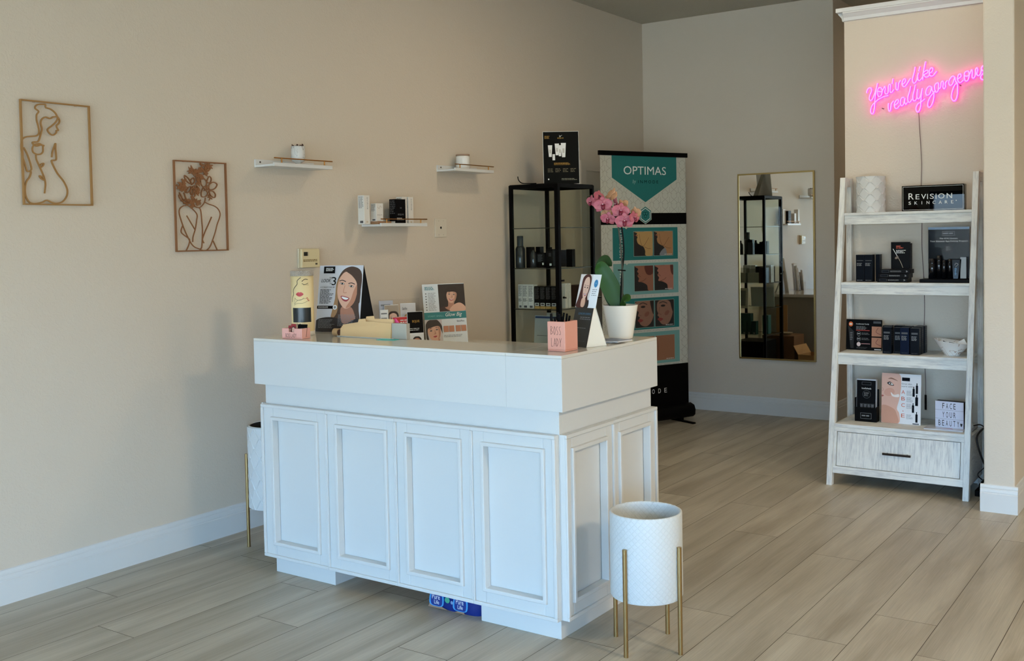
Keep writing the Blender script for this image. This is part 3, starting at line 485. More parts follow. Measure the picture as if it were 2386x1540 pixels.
for u in (-0.08, 0.035):
    A.curve([(u - 0.034, 0.045), (u - 0.02, 0.10), (u + 0.03, 0.10), (u + 0.034, 0.045), (u, 0.035)], lg)
A.layer(2)
for u in (-0.08, 0.035): A.curve([(u - 0.026, 0.045), (u - 0.018, 0.092), (u + 0.024, 0.092), (u + 0.027, 0.045), (u, 0.038)], P(26, 52, 130, 0.4, name='label blue'))
A.layer(2); A.text('Pure', -0.10, 0.064, -0.062, 0.084, M_PAPER); A.text('Life', -0.09, 0.045, -0.066, 0.061, M_PAPER); A.text('Pure', 0.016, 0.064, 0.052, 0.084, M_PAPER); A.text('Life', 0.024, 0.045, 0.048, 0.061, M_PAPER)
A.ell(-0.026, 0.07, 0.012, 0.012, P(70, 160, 130, 0.4, name='green seal')); A.ell(-0.004, 0.064, 0.006, 0.007, P(120, 150, 190, 0.4, name='recycling mark')); A.build('printing', t)
# ------------------------------------------------------------------ wire wall art
def wall_art(name, loc, w, h, paths, rad, bar, mat, label, leaves=None):
    t = thing(name, loc, label, 'wall art', 'wire wall art'); F = lambda y, z, x=0.0: (x, y, z)
    b = MB(); b.box(-0.004, 0.008, 0, w, 0, bar, mat).box(-0.004, 0.008, 0, w, h - bar, h, mat).box(-0.004, 0.008, 0, bar, bar, h - bar, mat).box(-0.004, 0.008, w - bar, w, bar, h - bar, mat); b.build('frame', t, 0.0005)
    b = MB(); wd = rad * 1.25
    for pi_, p in enumerate(paths):
        pts = catmull([(0, y, z) for y, z in p], 6); lo = []; hi = []
        for i, q in enumerate(pts):
            tt = pts[min(i + 1, len(pts) - 1)] - pts[max(i - 1, 0)]; tt.normalize(); n_ = Vector((0, -tt.z, tt.y)) * wd; lo.append(q - n_); hi.append(q + n_)
        n = len(pts); X = Vector((0.0045 + 0.0002 * pi_, 0, 0)); v = [q + X + Vector((1e-5 * i_, 0, 0)) for i_, q in enumerate(lo)] + [q + X + Vector((1e-5 * i_, 0, 0)) for i_, q in enumerate(hi)] + [q for q in lo] + [q for q in hi]
        f = []
        for i in range(n - 1): f += [(i, i + 1, n + i + 1, n + i), (2 * n + i + 1, 2 * n + i, 3 * n + i, 3 * n + i + 1), (i + 1, i, 2 * n + i, 2 * n + i + 1), (n + i, n + i + 1, 3 * n + i + 1, 3 * n + i)]
        b.add(v, f, mat)
    b.build('line_drawing', t)
    if leaves:
        b = MB(); rnd = random.Random(4)
        for (cy, cz, r) in leaves:
            for k in range(9):
                a = rnd.uniform(0, 2 * math.pi); ln = r * rnd.uniform(0.8, 1.35); wd_ = ln * 0.18; ox, oz = rnd.uniform(-.25, .25) * r, rnd.uniform(-.25, .25) * r
                dy, dz = math.cos(a), math.sin(a); X = rnd.uniform(0.0035, 0.0065)
                pl = [(0, 0), (0.3, 1), (0.65, 0.85), (1, 0), (0.65, -0.85), (0.3, -1)]
                P2 = [(cy + ox + dy * s_ * ln - dz * q_ * wd_, cz + oz + dz * s_ * ln + dy * q_ * wd_) for s_, q_ in pl]
                P2 = [(min(max(a_, 0.004), w - 0.004), min(max(b_, 0.004), h - 0.004)) for a_, b_ in P2]
                b.prism(P2, lambda u, v, d: (d, u, v), X, X - 0.003, mat)
        b.build('flower_headdress', t)
    for q in (0.2, 0.8): MB().box(-0.014, -0.0045, w * q, w * q + 0.01, h - bar, h - bar + 0.005, mat).build('standoff', t)
    return t
wall_art('wire_wall_art', (-4.195, 2.433, 1.669), 0.325, 0.445, ART1, 0.0024, 0.0062, M_ARTG, 'bronze wire wall art of a woman seen from behind holding a rose')
wall_art('wire_wall_art', (-4.195, 3.197, 1.453), 0.318, 0.444, ART2, 0.0017, 0.0060, M_ARTC, 'brown wire wall art of a woman with flowers over her face and folded arms', LEAF)
# ------------------------------------------------------------------ wall ledges with brass rail
M_BRASS = P(170, 118, 60, 0.35, 1.0, name='brass rail')
def ledge(y0, z, label, n=0.42):
    t = thing('wall_shelf', (XL, y0, z), label, 'shelf', 'white wall shelves')
    MB().box(0.0005, 0.012, 0, n, 0, 0.042, M_TRIM).box(0.0121, 0.1428, 0, n, 0, 0.012, M_TRIM).box(0.143, 0.155, 0, n, -0.001, 0.018, M_TRIM).build('board', t, 0.001)
    MB().tube([(0.149, 0.005, 0.042), (0.149, n + 0.005, 0.042)], 0.0032, M_BRASS).build('rail', t)
    for y in (0.055, n - 0.055): MB().cyl(0.149, y, 0.018, 0.042, 0.0035, M_BRASS, 8).build('post', t)
    for y in (0.03,): MB().tube([(0.012, y, 0.028), (0.0145, y, 0.028)], 0.005, P(60, 52, 44, 0.4, name='screw')).build('screw', t)
    return t
ledge(3.717, 1.885, 'white wall shelf with brass rail holding a marbled cup, leftmost of three')
ledge(4.524, 1.572, 'white wall shelf with brass rail holding skincare boxes, lowest of three')
ledge(5.238, 1.925, 'white wall shelf with brass rail holding a lidded candle, rightmost of three')
# marbled cup
M_MARB = P(214, 216, 216, 0.25, name='white marble glaze')
def veins(m, c, sc):
    tcn = N(m, 'ShaderNodeTexCoord'); n = N(m, 'ShaderNodeTexNoise'); n.inputs['Scale'].default_value = sc; n.inputs['Distortion'].default_value = 2.0; L(m, tcn.outputs['Object'], n.inputs['Vector'])
    r = N(m, 'ShaderNodeValToRGB'); e = r.color_ramp.elements; base = pb(m).inputs['Base Color'].default_value[:]
    e[0].position = 0.487; e[0].color = base; e[1].position = 0.50; e[1].color = (lin(c[0]), lin(c[1]), lin(c[2]), 1); k = e.new(0.512); k.color = base
    L(m, n.outputs[0], r.inputs[0]); L(m, r.outputs[0], pb(m).inputs['Base Color'])
veins(M_MARB, (120, 116, 112), 9)
t = thing('ceramic_cup', (-4.125, 3.95, 1.8975), 'small marbled white cup of dark potpourri on the leftmost wall shelf', 'cup')
MB().lathe(0, 0, [(0.0, 0.001), (0.022, 0.001), (0.024, 0.004), (0.014, 0.010), (0.016, 0.016), (0.034, 0.026), (0.037, 0.05), (0.0375, 0.105), (0.035, 0.106), (0.034, 0.09)], M_MARB, 28).build('cup', t)
b = MB(); rnd = random.Random(1)
for k in range(34):
    a = rnd.uniform(0, 6.28); r = rnd.uniform(0, 0.028); b.tube([(r * math.cos(a), r * math.sin(a), 0.098), (r * 1.25 * math.cos(a + .3), r * 1.25 * math.sin(a + .3), 0.104 + rnd.uniform(0, 0.014))], 0.003, P(70, 44, 34, 0.8, name='dried petals'), 5)
tag(b.disc(0, 0, 0.097, 0.034, P(60, 40, 32, 0.8, name='potpourri')).build('potpourri', t), kind='stuff')
A = Art(lambda u, v, d: (0.0355 * math.cos(u / 0.0355 - 0.5) , 0.0355 * math.sin(u / 0.0355 - 0.5), v)); 
t = thing('candle_jar', (-4.13, 5.415, 1.9375), 'white jar candle with wooden lid on the rightmost wall shelf', 'candle')
MB().lathe(0, 0, [(0, 0.001), (0.042, 0.001), (0.045, 0.006), (0.045, 0.088), (0.042, 0.092), (0.03, 0.092)], P(222, 222, 218, 0.2, name='milk glass'), 28).build('jar', t)
MB().cyl(0, 0, 0.0925, 0.103, 0.0455, P(150, 124, 104, 0.6, name='wooden lid'), 28).build('lid', t, 0.001)
b = MB(); R = 0.0456
for i in range(6):
    a0, a1 = -0.2 - i * 0.13, -0.33 - i * 0.13
    b.add([(R * math.cos(a0), R * math.sin(a0), 0.02), (R * math.cos(a1), R * math.sin(a1), 0.02), (R * math.cos(a1), R * math.sin(a1), 0.075), (R * math.cos(a0), R * math.sin(a0), 0.075)], [(0, 1, 2, 3)], M_PAPER)
b.build('label', t)
# printed cartons ---------------------------------------------------------
M_CW = P(224, 222, 216, 0.4, name='white carton'); M_CB = P(11, 11, 13, 0.4, name='black carton', Specular_IOR_Level=0.08); M_GREY = P(128, 130, 132, 0.5, name='grey print'); M_DGR = P(70, 72, 76, 0.5, name='dark grey print'); M_GLD = P(178, 140, 62, 0.4, 0.3, name='gold print')
def carton(name, loc, w, d, h, mat, label, group=None, front=None, side=None, rz=0, cat='box', bev=0.0012):
    """front faces local -y, right side faces +x"""
    t = MB().box(-w / 2, w / 2, -d / 2, d / 2, 0, h, mat).build(name, None, bev, loc, rz); tag(t, label, cat, group)
    if front:
        A = Art(lambda u, v, dd: (u - w / 2, -d / 2 - dd, v)); front(A, w, h); A.build('front_print', t)
    if side:
        A = Art(lambda u, v, dd: (w / 2 + dd, u - d / 2, v)); side(A, d, h); A.build('side_print', t)
    return t
def bio_back(A, w, h):   # small print block and barcode
    A.copy(w * .12, h * .55, w * .9, h * .96, 9, M_GREY, 3); A.rect(w * .3, h * .04, w * .8, h * .12, M_DGR)
def bio_front(A, w, h): A.text('BIOJUVE', w * .5, h * .52, w * .76, h * .94, M_GREY, rot=True); A.copy(w * .35, h * .05, w * .7, h * .11, 2, M_GLD, 4)
def bio_small(A, w, h): A.text('BIOJUVE', w * .15, h * .3, w * .85, h * .38, M_GREY); A.line([(w * .2, h * .8), (w * .4, h * .7), (w * .6, h * .85), (w * .8, h * .75)], 0.0015, P(150, 120, 90, 0.5, name='tan print'))
def bio_black(A, w, h): A.text('BIOJUVE', w * .2, h * .34, w * .8, h * .42, M_GREY); A.text('H', w * .45, h * .62, w * .58, h * .68, M_GREY); A.copy(w * .1, h * .16, w * .8, h * .26, 2, M_PAPER, 6)
def bio_black_side(A, w, h): A.copy(w * .1, h * .4, w * .9, h * .96, 8, M_DGR, 7); A.rect(w * .15, h * .03, w * .85, h * .12, M_PAPER)
z0 = 1.5845; G = 'skincare cartons on the lowest wall shelf'
carton('skincare_box', (-4.125, 4.455, z0), 0.049, 0.047, 0.167, M_CW, 'tall white skincare box at the left end of the lowest wall shelf', G, bio_back, bio_front)
carton('skincare_box', (-4.118, 4.592, z0), 0.06, 0.115, 0.017, P(160, 122, 90, 0.6, name='tan carton'), 'flat tan box lying under a small white box on the wall shelf', G)
carton('skincare_box', (-4.125, 4.566, z0 + 0.0175), 0.045, 0.06, 0.105, M_CW, 'small white skincare box standing on a flat tan box', G, bio_back, bio_small)
carton('skincare_box', (-4.127, 4.752, z0), 0.052, 0.088, 0.150, M_CB, 'wide black skincare box on the lowest wall shelf', G, bio_black_side, bio_black)
carton('skincare_box', (-4.155, 4.823, z0), 0.048, 0.045, 0.167, M_CW, 'tall white skincare box just behind the wide black one', G, bio_back, bio_front)
carton('skincare_box', (-4.150, 4.876, z0), 0.048, 0.047, 0.167, M_CW, 'tall white skincare box at the right end of the lowest wall shelf', G, bio_back, bio_front)
# wall plate and thermostat
t = thing('wall_plate', (XL, 5.265, 1.563), 'beige blank wall plate with a round hole, right of the lowest shelf', 'wall plate')
MB().box(0.0005, 0.006, -0.06, 0.06, -0.06, 0.06, P(214, 206, 190, 0.4, name='beige plastic')).build('plate', t, 0.002)
b = MB(); b.tube([(0.005, -0.002, 0.001), (0.0068, -0.002, 0.001)], 0.008, M_BLACK, 12); b.build('jack', t)
for y in (-0.024, 0.024):
    for z in (-0.045, 0.045): MB().tube([(0.005, y, z), (0.007, y, z)], 0.003, P(180, 172, 158, 0.4, name='screw head'), 8).build('screw', t)
t = thing('thermostat', (XL, 4.073, 1.400), 'yellowed ivory thermostat with a small display on the left wall', 'thermostat')
M_IV = P(220, 206, 164, 0.45, name='aged ivory plastic'); M_IV2 = P(206, 196, 172, 0.45, name='ivory plastic side')
MB().box(0.0005, 0.014, -0.070, 0.070, -0.054, 0.054, M_IV2).build('base_plate', t, 0.003)
hb = MB().box(0.0145, 0.034, -0.066, 0.070, -0.052, 0.050, M_IV).build('housing', t, 0.004)
A = Art(lambda u, v, d: (0.0342 + d, u, v)); A.rect(-0.052, 0.012, -0.022, 0.034, P(40, 40, 34, 0.2, name='lcd')); A.rect(-0.021, 0.012, -0.012, 0.034, P(200, 186, 150, 0.4, name='label strip')); A.copy(-0.056, -0.02, 0.058, -0.006, 2, P(130, 110, 70, 0.5, name='brown print'), 3, 0.7); A.copy(0.034, -0.038, 0.058, -0.026, 1, P(60, 50, 40, 0.5, name='logo print'), 2, 0.8); A.build('front_print', t)
# ------------------------------------------------------------------ things on the counter
ZT = 1.0625
# pink card box
t = thing('card_box', (-3.410, 3.225, ZT), 'small pink BOSS LADY box of business cards at the counter\'s left end', 'card holder', None, math.radians(8))
M_PINK = P(228, 168, 156, 0.4, name='pink ceramic')
b = MB().box(-0.055, 0.055, -0.03, 0.03, 0, 0.006, M_PINK).box(-0.055, -0.049, -0.03, 0.03, 0.006, 0.046, M_PINK).box(0.049, 0.055, -0.03, 0.03, 0.006, 0.046, M_PINK).box(-0.049, 0.049, 0.024, 0.03, 0.006, 0.046, M_PINK)
b.box(-0.049, -0.018, -0.03, -0.024, 0.006, 0.046, M_PINK).box(0.012, 0.049, -0.03, -0.024, 0.006, 0.046, M_PINK).box(-0.018, 0.012, -0.03, -0.024, 0.006, 0.030, M_PINK); b.build('box', t, 0.0012)
A = Art(lambda u, v, d: (u, -0.03 - d, v)); A.text('BOSS LADY', -0.035, 0.006, 0.025, 0.024, P(90, 60, 56, 0.5, name='engraved letters')); A.build('lettering', t)
def bcard(loc, w, h, mat, label, art=None, rz=0.0, lean=0.25, th=0.0006):
    fn = lean_map(w, lean); o = MB(); o.prism([(0, 0), (w, 0), (w, h), (0, h)], fn, 0, -th, mat); o = o.build('business_card', None, 0, loc, rz); tag(o, label, 'card', 'business cards in the pink box')
    if art: A = Art(fn); art(A, w, h); A.build('print', o)
    return o
G8 = math.radians(8)
def ph(A, w, h): A.rect(0, 0, w, h, P(150, 40, 48, 0.5, name='card red')); A.layer(); portrait(A, w * .5, h * .52, h * .2, 'c', (40, 22, 20), crop=(0, 0, w, h))
bcard((-3.437, 3.213, ZT + 0.007), 0.022, 0.050, M_CB, 'narrow red and white photo card at the left of the pink box', ph, G8 + .1, 0.15)
bcard((-3.414, 3.210, ZT + 0.007), 0.030, 0.058, M_PAPER, 'tilted photo card in the middle of the pink box', ph, G8 - .1, 0.1)
bcard((-3.380, 3.228, ZT + 0.007), 0.052, 0.056, M_CB, 'wide black card at the right of the pink box', lambda A, w, h: A.text('lash', w * .3, h * .6, w * .6, h * .72, M_GREY) if False else A.copy(w * .3, h * .6, w * .7, h * .7, 2, M_GREY, 4), G8, 0.2)
# tall beauty candle
t = thing('tall_tumbler', (-3.497, 3.352, ZT), 'tall cream cylinder with a drawn woman\'s face and red lips, glittery lid', 'candle', None, math.radians(40))
M_CRM = P(236, 214, 162, 0.4, name='cream wax'); R = 0.0515
MB().lathe(0, 0, [(0, 0), (R * .94, 0), (R * .96, 0.004), (R, 0.03), (R, 0.272), (0, 0.272)], M_CRM, 40).build('body', t)
M_GLIT = P(206, 198, 186, 0.25, 0.5, name='glitter band')
tcn = N(M_GLIT, 'ShaderNodeTexCoord'); vo = N(M_GLIT, 'ShaderNodeTexVoronoi'); vo.inputs['Scale'].default_value = 320; L(M_GLIT, tcn.outputs['Object'], vo.inputs['Vector']); bump(M_GLIT, vo.outputs[0], 1.0, 0.004)
MB().cyl(0, 0, 0.2725, 0.296, R * 1.03, M_GLIT, 40).build('lid', t, 0.002)
MB().lathe(0, 0, [(R * .97, 0.0), (R * 1.01, 0.0), (R * 1.02, 0.02), (R * .98, 0.02)], P(226, 222, 210, 0.4, name='white base ring'), 40).build('base_ring', t)
cyl_ = lambda u, v, d: ((R + 0.0003 + d) * math.sin(u / R), -(R + 0.0003 + d) * math.cos(u / R), v)
A = Art(cyl_, 0.0001)
def strip(A, u0, v0, u1, v1, m, n=16):
    for i in range(n): A.rect(u0 + (u1 - u0) * i / n, v0, u0 + (u1 - u0) * (i + 1) / n, v1, m)
strip(A, -0.046, 0.062, 0.046, 0.128, P(28, 36, 40, 0.25, name='blue-black label')); A.layer()
INK = P(60, 50, 40, 0.5, name='black ink'); RED = P(190, 46, 48, 0.45, name='red lips')
A.line([(0.0, 0.266), (-0.016, 0.252), (-0.018, 0.235), (-0.032, 0.22), (-0.040, 0.205), (-0.038, 0.19), (-0.046, 0.175), (-0.049, 0.155)], 0.003, INK)
A.line([(0.004, 0.248), (0.018, 0.258), (0.032, 0.256)], 0.0028, INK); A.line([(0.004, 0.238), (0.018, 0.234), (0.034, 0.240)], 0.0022, INK)
for k in range(5): A.line([(0.010 + k * 0.005, 0.235), (0.012 + k * 0.006, 0.229)], 0.001, INK)
up_ = lambda q: 0.0105 * (math.sin(math.pi * q) ** 0.7) * (1 - 0.25 * math.exp(-((q - 0.5) / 0.09) ** 2)); dn_ = lambda q: 0.0105 * math.sin(math.pi * q) ** 0.8
for k in range(12):
    q0, q1 = k / 12, (k + 1) / 12; x0_, x1_ = -0.025 + 0.036 * q0, -0.025 + 0.036 * q1
    A.poly([(x0_, 0.190 - dn_(q0) - 1e-5), (x1_, 0.190 - dn_(q1) - 1e-5), (x1_, 0.190 + up_(q1)), (x0_, 0.190 + up_(q0))], RED)
A.layer().line([(-0.022, 0.190), (-0.007, 0.188), (0.008, 0.190)], 0.0012, P(110, 20, 24, 0.5, name='lip line'))
A.line([(-0.030, 0.172), (-0.020, 0.164), (-0.002, 0.164), (0.012, 0.174)], 0.0012, INK); A.line([(-0.03, 0.175), (-0.034, 0.145), (-0.02, 0.16), (0.01, 0.168), (0.03, 0.172)], 0.0011, INK); A.line([(-0.036, 0.14), (-0.02, 0.148), (0.01, 0.150), (0.034, 0.162)], 0.0011, INK)
for k in range(3): A.ell(0.026 + k * 0.004, 0.172 - k * 0.006, 0.004, 0.002, RED, 0.3)
A.text('Victoria', -0.024, 0.036, 0.026, 0.054, P(120, 100, 60, 0.5, name='script ink'), shear=0.4) if False else A.line([(-0.028, 0.04), (-0.022, 0.056), (-0.018, 0.042), (-0.008, 0.056), (-0.002, 0.042), (0.006, 0.050), (0.014, 0.042), (0.026, 0.048)], 0.0022, INK)
A.build('drawing', t)
# large table tent with smiling woman
def card_tent(name, loc, rz, w, h, lean, label, draw, mat_front, mat_back, depth, zj=1.0, side_open=True):
    t = thing(name, loc, label, 'counter display', None, rz); fn = lean_map(w, lean)
    sheet('front_card', t, w, h, 0.002, fn, mat_front)
    A = Art(fn, 0.0001, (0, 0, w, h)); draw(A, w, h); A.build('front_print', t)
    hy, hz = h * zj * math.sin(lean), h * zj * math.cos(lean)
    b = MB(); bt = [(-w / 2, depth, 0), (w / 2, depth, 0), (w / 2, hy + 0.002, hz), (-w / 2, hy + 0.002, hz)]; q = bt + [(x, y + 0.002, z) for x, y, z in bt]
    b.hexa(q, mat_back); b.build('rear_card', t)
    if side_open:
        b = MB(); b.add([(w / 2 - 0.001, 0.003, 0.001), (w / 2 - 0.001, depth, 0.001), (w / 2 - 0.001, hy + 0.001, hz - 0.002)], [(0, 1, 2)], mat_back); b.add([(-w / 2 + 0.001, 0.003, 0.001), (-w / 2 + 0.001, depth, 0.001), (-w / 2 + 0.001, hy + 0.001, hz - 0.002)], [(0, 1, 2)], mat_back); b.build('side_gusset', t)
    MB().box(-w / 2 + .001, w / 2 - .001, 0.002, depth, 0.0, 0.0015, mat_back).build('base_card', t)
    return t
M_PGREY = P(196, 198, 204, 0.4, name='printed pale grey'); M_PDK = P(30, 24, 26, 0.4, name='printed dark')
def look3(A, w, h):
    A.rect(0, 0, w, h, M_PGREY).layer()
    HR = P(70, 48, 34, 0.5, name='printed brown hair'); HL = P(158, 122, 84, 0.5, name='printed blond streak')
    A.curve([(w * .98, h * .86), (w * .95, h * .4), (w * .97, h * .02), (w * .30, h * .02), (w * .38, h * .22), (w * .40, h * .50), (w * .42, h * .75), (w * .55, h * .93), (w * .78, h * .98)], HR); A.layer()
    A.curve([(w * .42, h * .75), (w * .40, h * .50), (w * .33, h * .2), (w * .47, h * .3), (w * .47, h * .6), (w * .55, h * .86), (w * .62, h * .93)], HL); A.layer()
    A.curve([(w * .55, h * .36), (w * .80, h * .36), (w * .90, h * .12), (w * .62, h * .12)], P(168, 116, 92, 0.5, name='printed neck')); A.layer()
    A.curve([(0, h * .17), (w * .25, h * .22), (w * .5, h * .2), (w * .66, h * .12), (w * .95, h * .2), (w * .99, 0.001), (0.001, 0.001)], M_PDK); A.layer(2)
    K = SK['a']; A.curve([(w * .44, h * .62), (w * .48, h * .80), (w * .60, h * .90), (w * .78, h * .88), (w * .90, h * .72), (w * .88, h * .52), (w * .80, h * .40), (w * .64, h * .35), (w * .50, h * .46)], K); A.layer()
    A.curve([(w * .90, h * .72), (w * .88, h * .52), (w * .80, h * .40), (w * .66, h * .36), (w * .76, h * .48), (w * .82, h * .62)], P(186, 128, 98, 0.5, name='printed cheek shade')); A.layer()
    A.curve([(w * .60, h * .92), (w * .76, h * .92), (w * .95, h * .82), (w * .97, h * .45), (w * .90, h * .5), (w * .88, h * .72), (w * .76, h * .84)], HR); A.layer()
    LD = P(36, 24, 22, 0.5, name='printed lash'); 
    for cu, cv, r_ in ((w * .545, h * .725, -.2), (w * .755, h * .685, -.2)):
        A.ell(cu, cv, w * .055, h * .015, LD, r_).layer().ell(cu, cv, w * .045, h * .010, M_PAPER, r_).layer().ell(cu, cv, w * .024, h * .0105, LD).layer(-2); A.line([(cu - w * .07, cv + h * .038), (cu, cv + h * .05), (cu + w * .08, cv + h * .028)], h * .012, LD)
    A.line([(w * .61, h * .70), (w * .585, h * .60), (w * .62, h * .585), (w * .66, h * .59)], h * .008, P(176, 118, 92, 0.5, name='printed nose'))
    A.layer(3).curve([(w * .53, h * .535), (w * .61, h * .535), (w * .73, h * .505), (w * .67, h * .455), (w * .58, h * .475)], P(150, 52, 60, 0.5, name='printed lips')).layer().curve([(w * .55, h * .526), (w * .61, h * .523), (w * .71, h * .502), (w * .66, h * .482), (w * .59, h * .495)], M_PAPER)
    A.layer(); A.rect(w * .10, h * .88, w * .36, h * .985, M_CB).layer(); A.copy(w * .15, h * .91, w * .33, h * .965, 3, M_PAPER, 8, .5)
    A.text('THE', w * .24, h * .80, w * .31, h * .825, M_BLACK); A.text('LOOK', w * .06, h * .745, w * .28, h * .795, M_BLACK, shear=.25); A.text('OF', w * .255, h * .715, w * .30, h * .735, M_BLACK); A.text('3', w * .30, h * .70, w * .40, h * .825, M_BLACK)
    A.text('IS IT RIGHT FOR ME?', w * .05, h * .66, w * .38, h * .68, M_BLACK); A.copy(w * .05, h * .42, w * .36, h * .64, 11, M_DGR, 5)
    A.rect(0.001, h * .345, w * .42, h * .39, M_BLACK).layer().copy(w * .03, h * .355, w * .28, h * .38, 2, M_PAPER, 3, .4); A.ell(w * .415, h * .368, w * .048, h * .036, M_PAPER).layer().ell(w * .415, h * .368, w * .028, h * .021, M_GREY)
    A.copy(w * .06, h * .05, w * .45, h * .19, 8, M_GREY, 12, .35); A.copy(w * .50, h * .08, w * .92, h * .26, 9, M_GREY, 13, .35)
card_tent('table_tent_sign', (-3.459, 3.530, ZT), math.radians(15.5), 0.232, 0.318, 0.20, 'large LOOK OF 3 table tent showing a smiling long-haired woman', look3, M_PAPER, M_BLACK, 0.175)
# folders
t = thing('folder_stack', (-3.135, 3.372, ZT), 'tan manila folders lying stacked in a low rack behind the counter\'s front edge', 'folders')
for i in range(4):
    y = 0.000 + i * 0.006; hh = 0.072 + i * 0.008
    fn = lambda u, v, d, y=y: (-0.155 + u, y - d + v * 0.12, 0.003 + v)
    pts = [(0, 0), (0.305, 0), (0.305, hh * .88 + i * .002), (0.235, hh * 0.92), (0.228, hh * 0.80 + i * .003), (0.07 + i * .02, 0.045 + i * .007), (0.0, 0.030 + i * .006)]
    if i in (1, 3): pts = [(0, 0), (0.305, 0), (0.305, hh * .82), (0.13 + .06 * i / 3, 0.062 + i * .006), (0.125 + .06 * i / 3, 0.074 + i * .006), (0.09 + .05 * i / 3, 0.070 + i * .006), (0.085 + .05 * i / 3, 0.05 + i * .006), (0.0, 0.030 + i * .006)]
    b = MB(); b.prism(pts, fn, 0, -0.0012, M_MANILA); b.build('folder', t)
MB().box(-0.165, 0.16, -0.006, 0.034, 0, 0.003, P(206, 204, 196, 0.5, name='white rack')).build('rack_base', t, 0.0008)
tag(MB().box(-0.045, 0.045, -0.022, 0.022, 0, 0.0015, P(80, 206, 196, 0.5, name='teal paper')).build('paper_slip', None, 0, (-2.975, 3.342, ZT), 0.1), 'teal paper slip lying beside the manila folders', 'paper')
tag(MB().prism([(-0.035, 0), (0.035, 0), (0.035, 0.06), (0.01, 0.085), (-0.035, 0.078)], lambda u, v, d: (u, d, v), 0, 0.0012, P(240, 84, 146, 0.5, name='hot pink folder')).build('pink_folder', None, 0, (-2.995, 3.428 - 0.018, ZT + 0.001), 0), 'hot pink folder corner sticking up behind the manila folders', 'folder')
t = MB().box(-0.042, 0.042, 0.026, 0.05, 0.0, 0.068, P(178, 172, 158, 0.5, name='pale grey organiser')).build('file_box', None, 0.0015, (-2.945, 3.356, ZT)); tag(t, 'pale grey file box at the right end of the manila folders', 'file box')
t = thing('paper_roll', (-3.31, 3.375, ZT + 0.018), 'brown paper roll end at the left of the manila folders', 'paper roll'); b = MB(); b.tube([(-0.012, 0, 0), (0.018, 0, 0)], 0.017, P(176, 140, 96, 0.7, name='kraft roll'), 16); b.build('roll', t); MB().tube([(0.0182, 0, 0), (0.024, 0, 0)], 0.014, P(60, 34, 24, 0.7, name='dark brown core'), 16).build('core', t)
# pink pen cup
t = thing('pen_cup', (-2.066, 3.305, ZT), 'square pink BOSS LADY cup holding black pens, at the counter\'s front right corner', 'pen cup')
H = 0.112; M_PK2 = P(222, 158, 140, 0.38, name='pink glazed ceramic')
b = MB(); w = 0.0385; th = 0.005; d_ = 0.046
b.box(-w, w, -d_, d_, 0, 0.006, M_PK2).box(-w, w, -d_, -d_ + th, 0.006, H, M_PK2).box(-w, w, d_ - th, d_, 0.006, H, M_PK2).box(-w, -w + th, -d_ + th, d_ - th, 0.006, H, M_PK2).box(w - th, w, -d_ + th, d_ - th, 0.006, H, M_PK2); b.build('cup', t, 0.002)
A = Art(lambda u, v, d: (u, -d_ - d, v)); LW = 0.0016; IN2 = P(92, 58, 52, 0.5, name='thin engraved ink')
def thin(A, s, x0, y0, w, h, gap):
    G = {'B': [[(0, 0), (0, 1)], [(0, 1), (.8, .85), (0, .52)], [(0, .52), (1, .28), (0, 0)]], 'O': [[(.5, 1), (.05, .5), (.5, 0), (.95, .5), (.5, 1)]], 'S': [[(.9, .95), (.2, .9), (.25, .6), (.8, .3), (.6, .02), (.1, .05)]], 'L': [[(.1, 1), (.1, 0)], [(.1, 0), (.9, 0)]], 'A': [[(0, 0), (.5, 1)], [(.5, 1), (1, 0)], [(.2, .35), (.8, .35)]], 'D': [[(.1, 0), (.1, 1)], [(.1, 1), (.95, .5), (.1, 0)]], 'Y': [[(0, 1), (.5, .45)], [(1, 1), (.5, .45)], [(.5, .45), (.5, 0)]]}
    for i, c in enumerate(s):
        for p in G[c]: A.line([(x0 + i * (w + gap) + a * w, y0 + b * h) for a, b in p], LW, IN2)
thin(A, 'BOSS', -0.023, 0.063, 0.0085, 0.031, 0.0035); thin(A, 'LADY', -0.022, 0.019, 0.0085, 0.031, 0.0035); A.build('lettering', t)
rnd = random.Random(8)
for k in range(11):
    x, y = rnd.uniform(-.026, .02), rnd.uniform(-.03, .03); dx, dy = (-.012 + rnd.uniform(-.008, .01)) if k < 8 else .02, rnd.uniform(-.008, .008); hh = rnd.uniform(0.125, 0.142)
    o = MB(); o.tube([(x, y, 0.007), (x + dx, y + dy, hh)], 0.0042, M_BLACK, 10); o = o.build('pen', None, 0, (-2.066, 3.305, ZT)); tag(o, 'black pen standing in the square pink cup', 'pen', 'black pens in the pink cup')
    MB().box(x + dx - 0.001, x + dx + 0.001, y + dy - 0.0065, y + dy - 0.0045, hh - 0.035, hh - 0.002, M_BLACK).build('clip', o)
# small easel card: woman and round blue badge
def alle(A, w, h):
    A.rect(0, 0, w, h * .545, P(42, 43, 42, 0.4, name='charcoal card')).layer()
    A.text('GLOWING WITH CONFIDENCE', w * .22, h * .445, w * .93, h * .475, P(70, 120, 150, 0.5, name='blue-grey print')); A.copy(w * .36, h * .37, w * .95, h * .42, 2, M_GREY, 3, .35); A.copy(w * .3, h * .25, w * .95, h * .27, 1, M_GREY, 6, .4); A.text('l', w * .62, h * .10, w * .64, h * .14, M_GREY) if False else None
    A.copy(w * .5, h * .07, w * .9, h * .09, 1, M_DGR, 8, .4)
t = card_tent('easel_card', (-2.083, 3.437, ZT), math.radians(-18), 0.104, 0.285, 0.27, 'folded counter card with a red-haired woman above charcoal text, between pink cup and orchid', alle, P(42, 43, 42, 0.4, name='charcoal card'), P(232, 230, 220, 0.45, name='white card stock'), 0.105, 0.60, True)
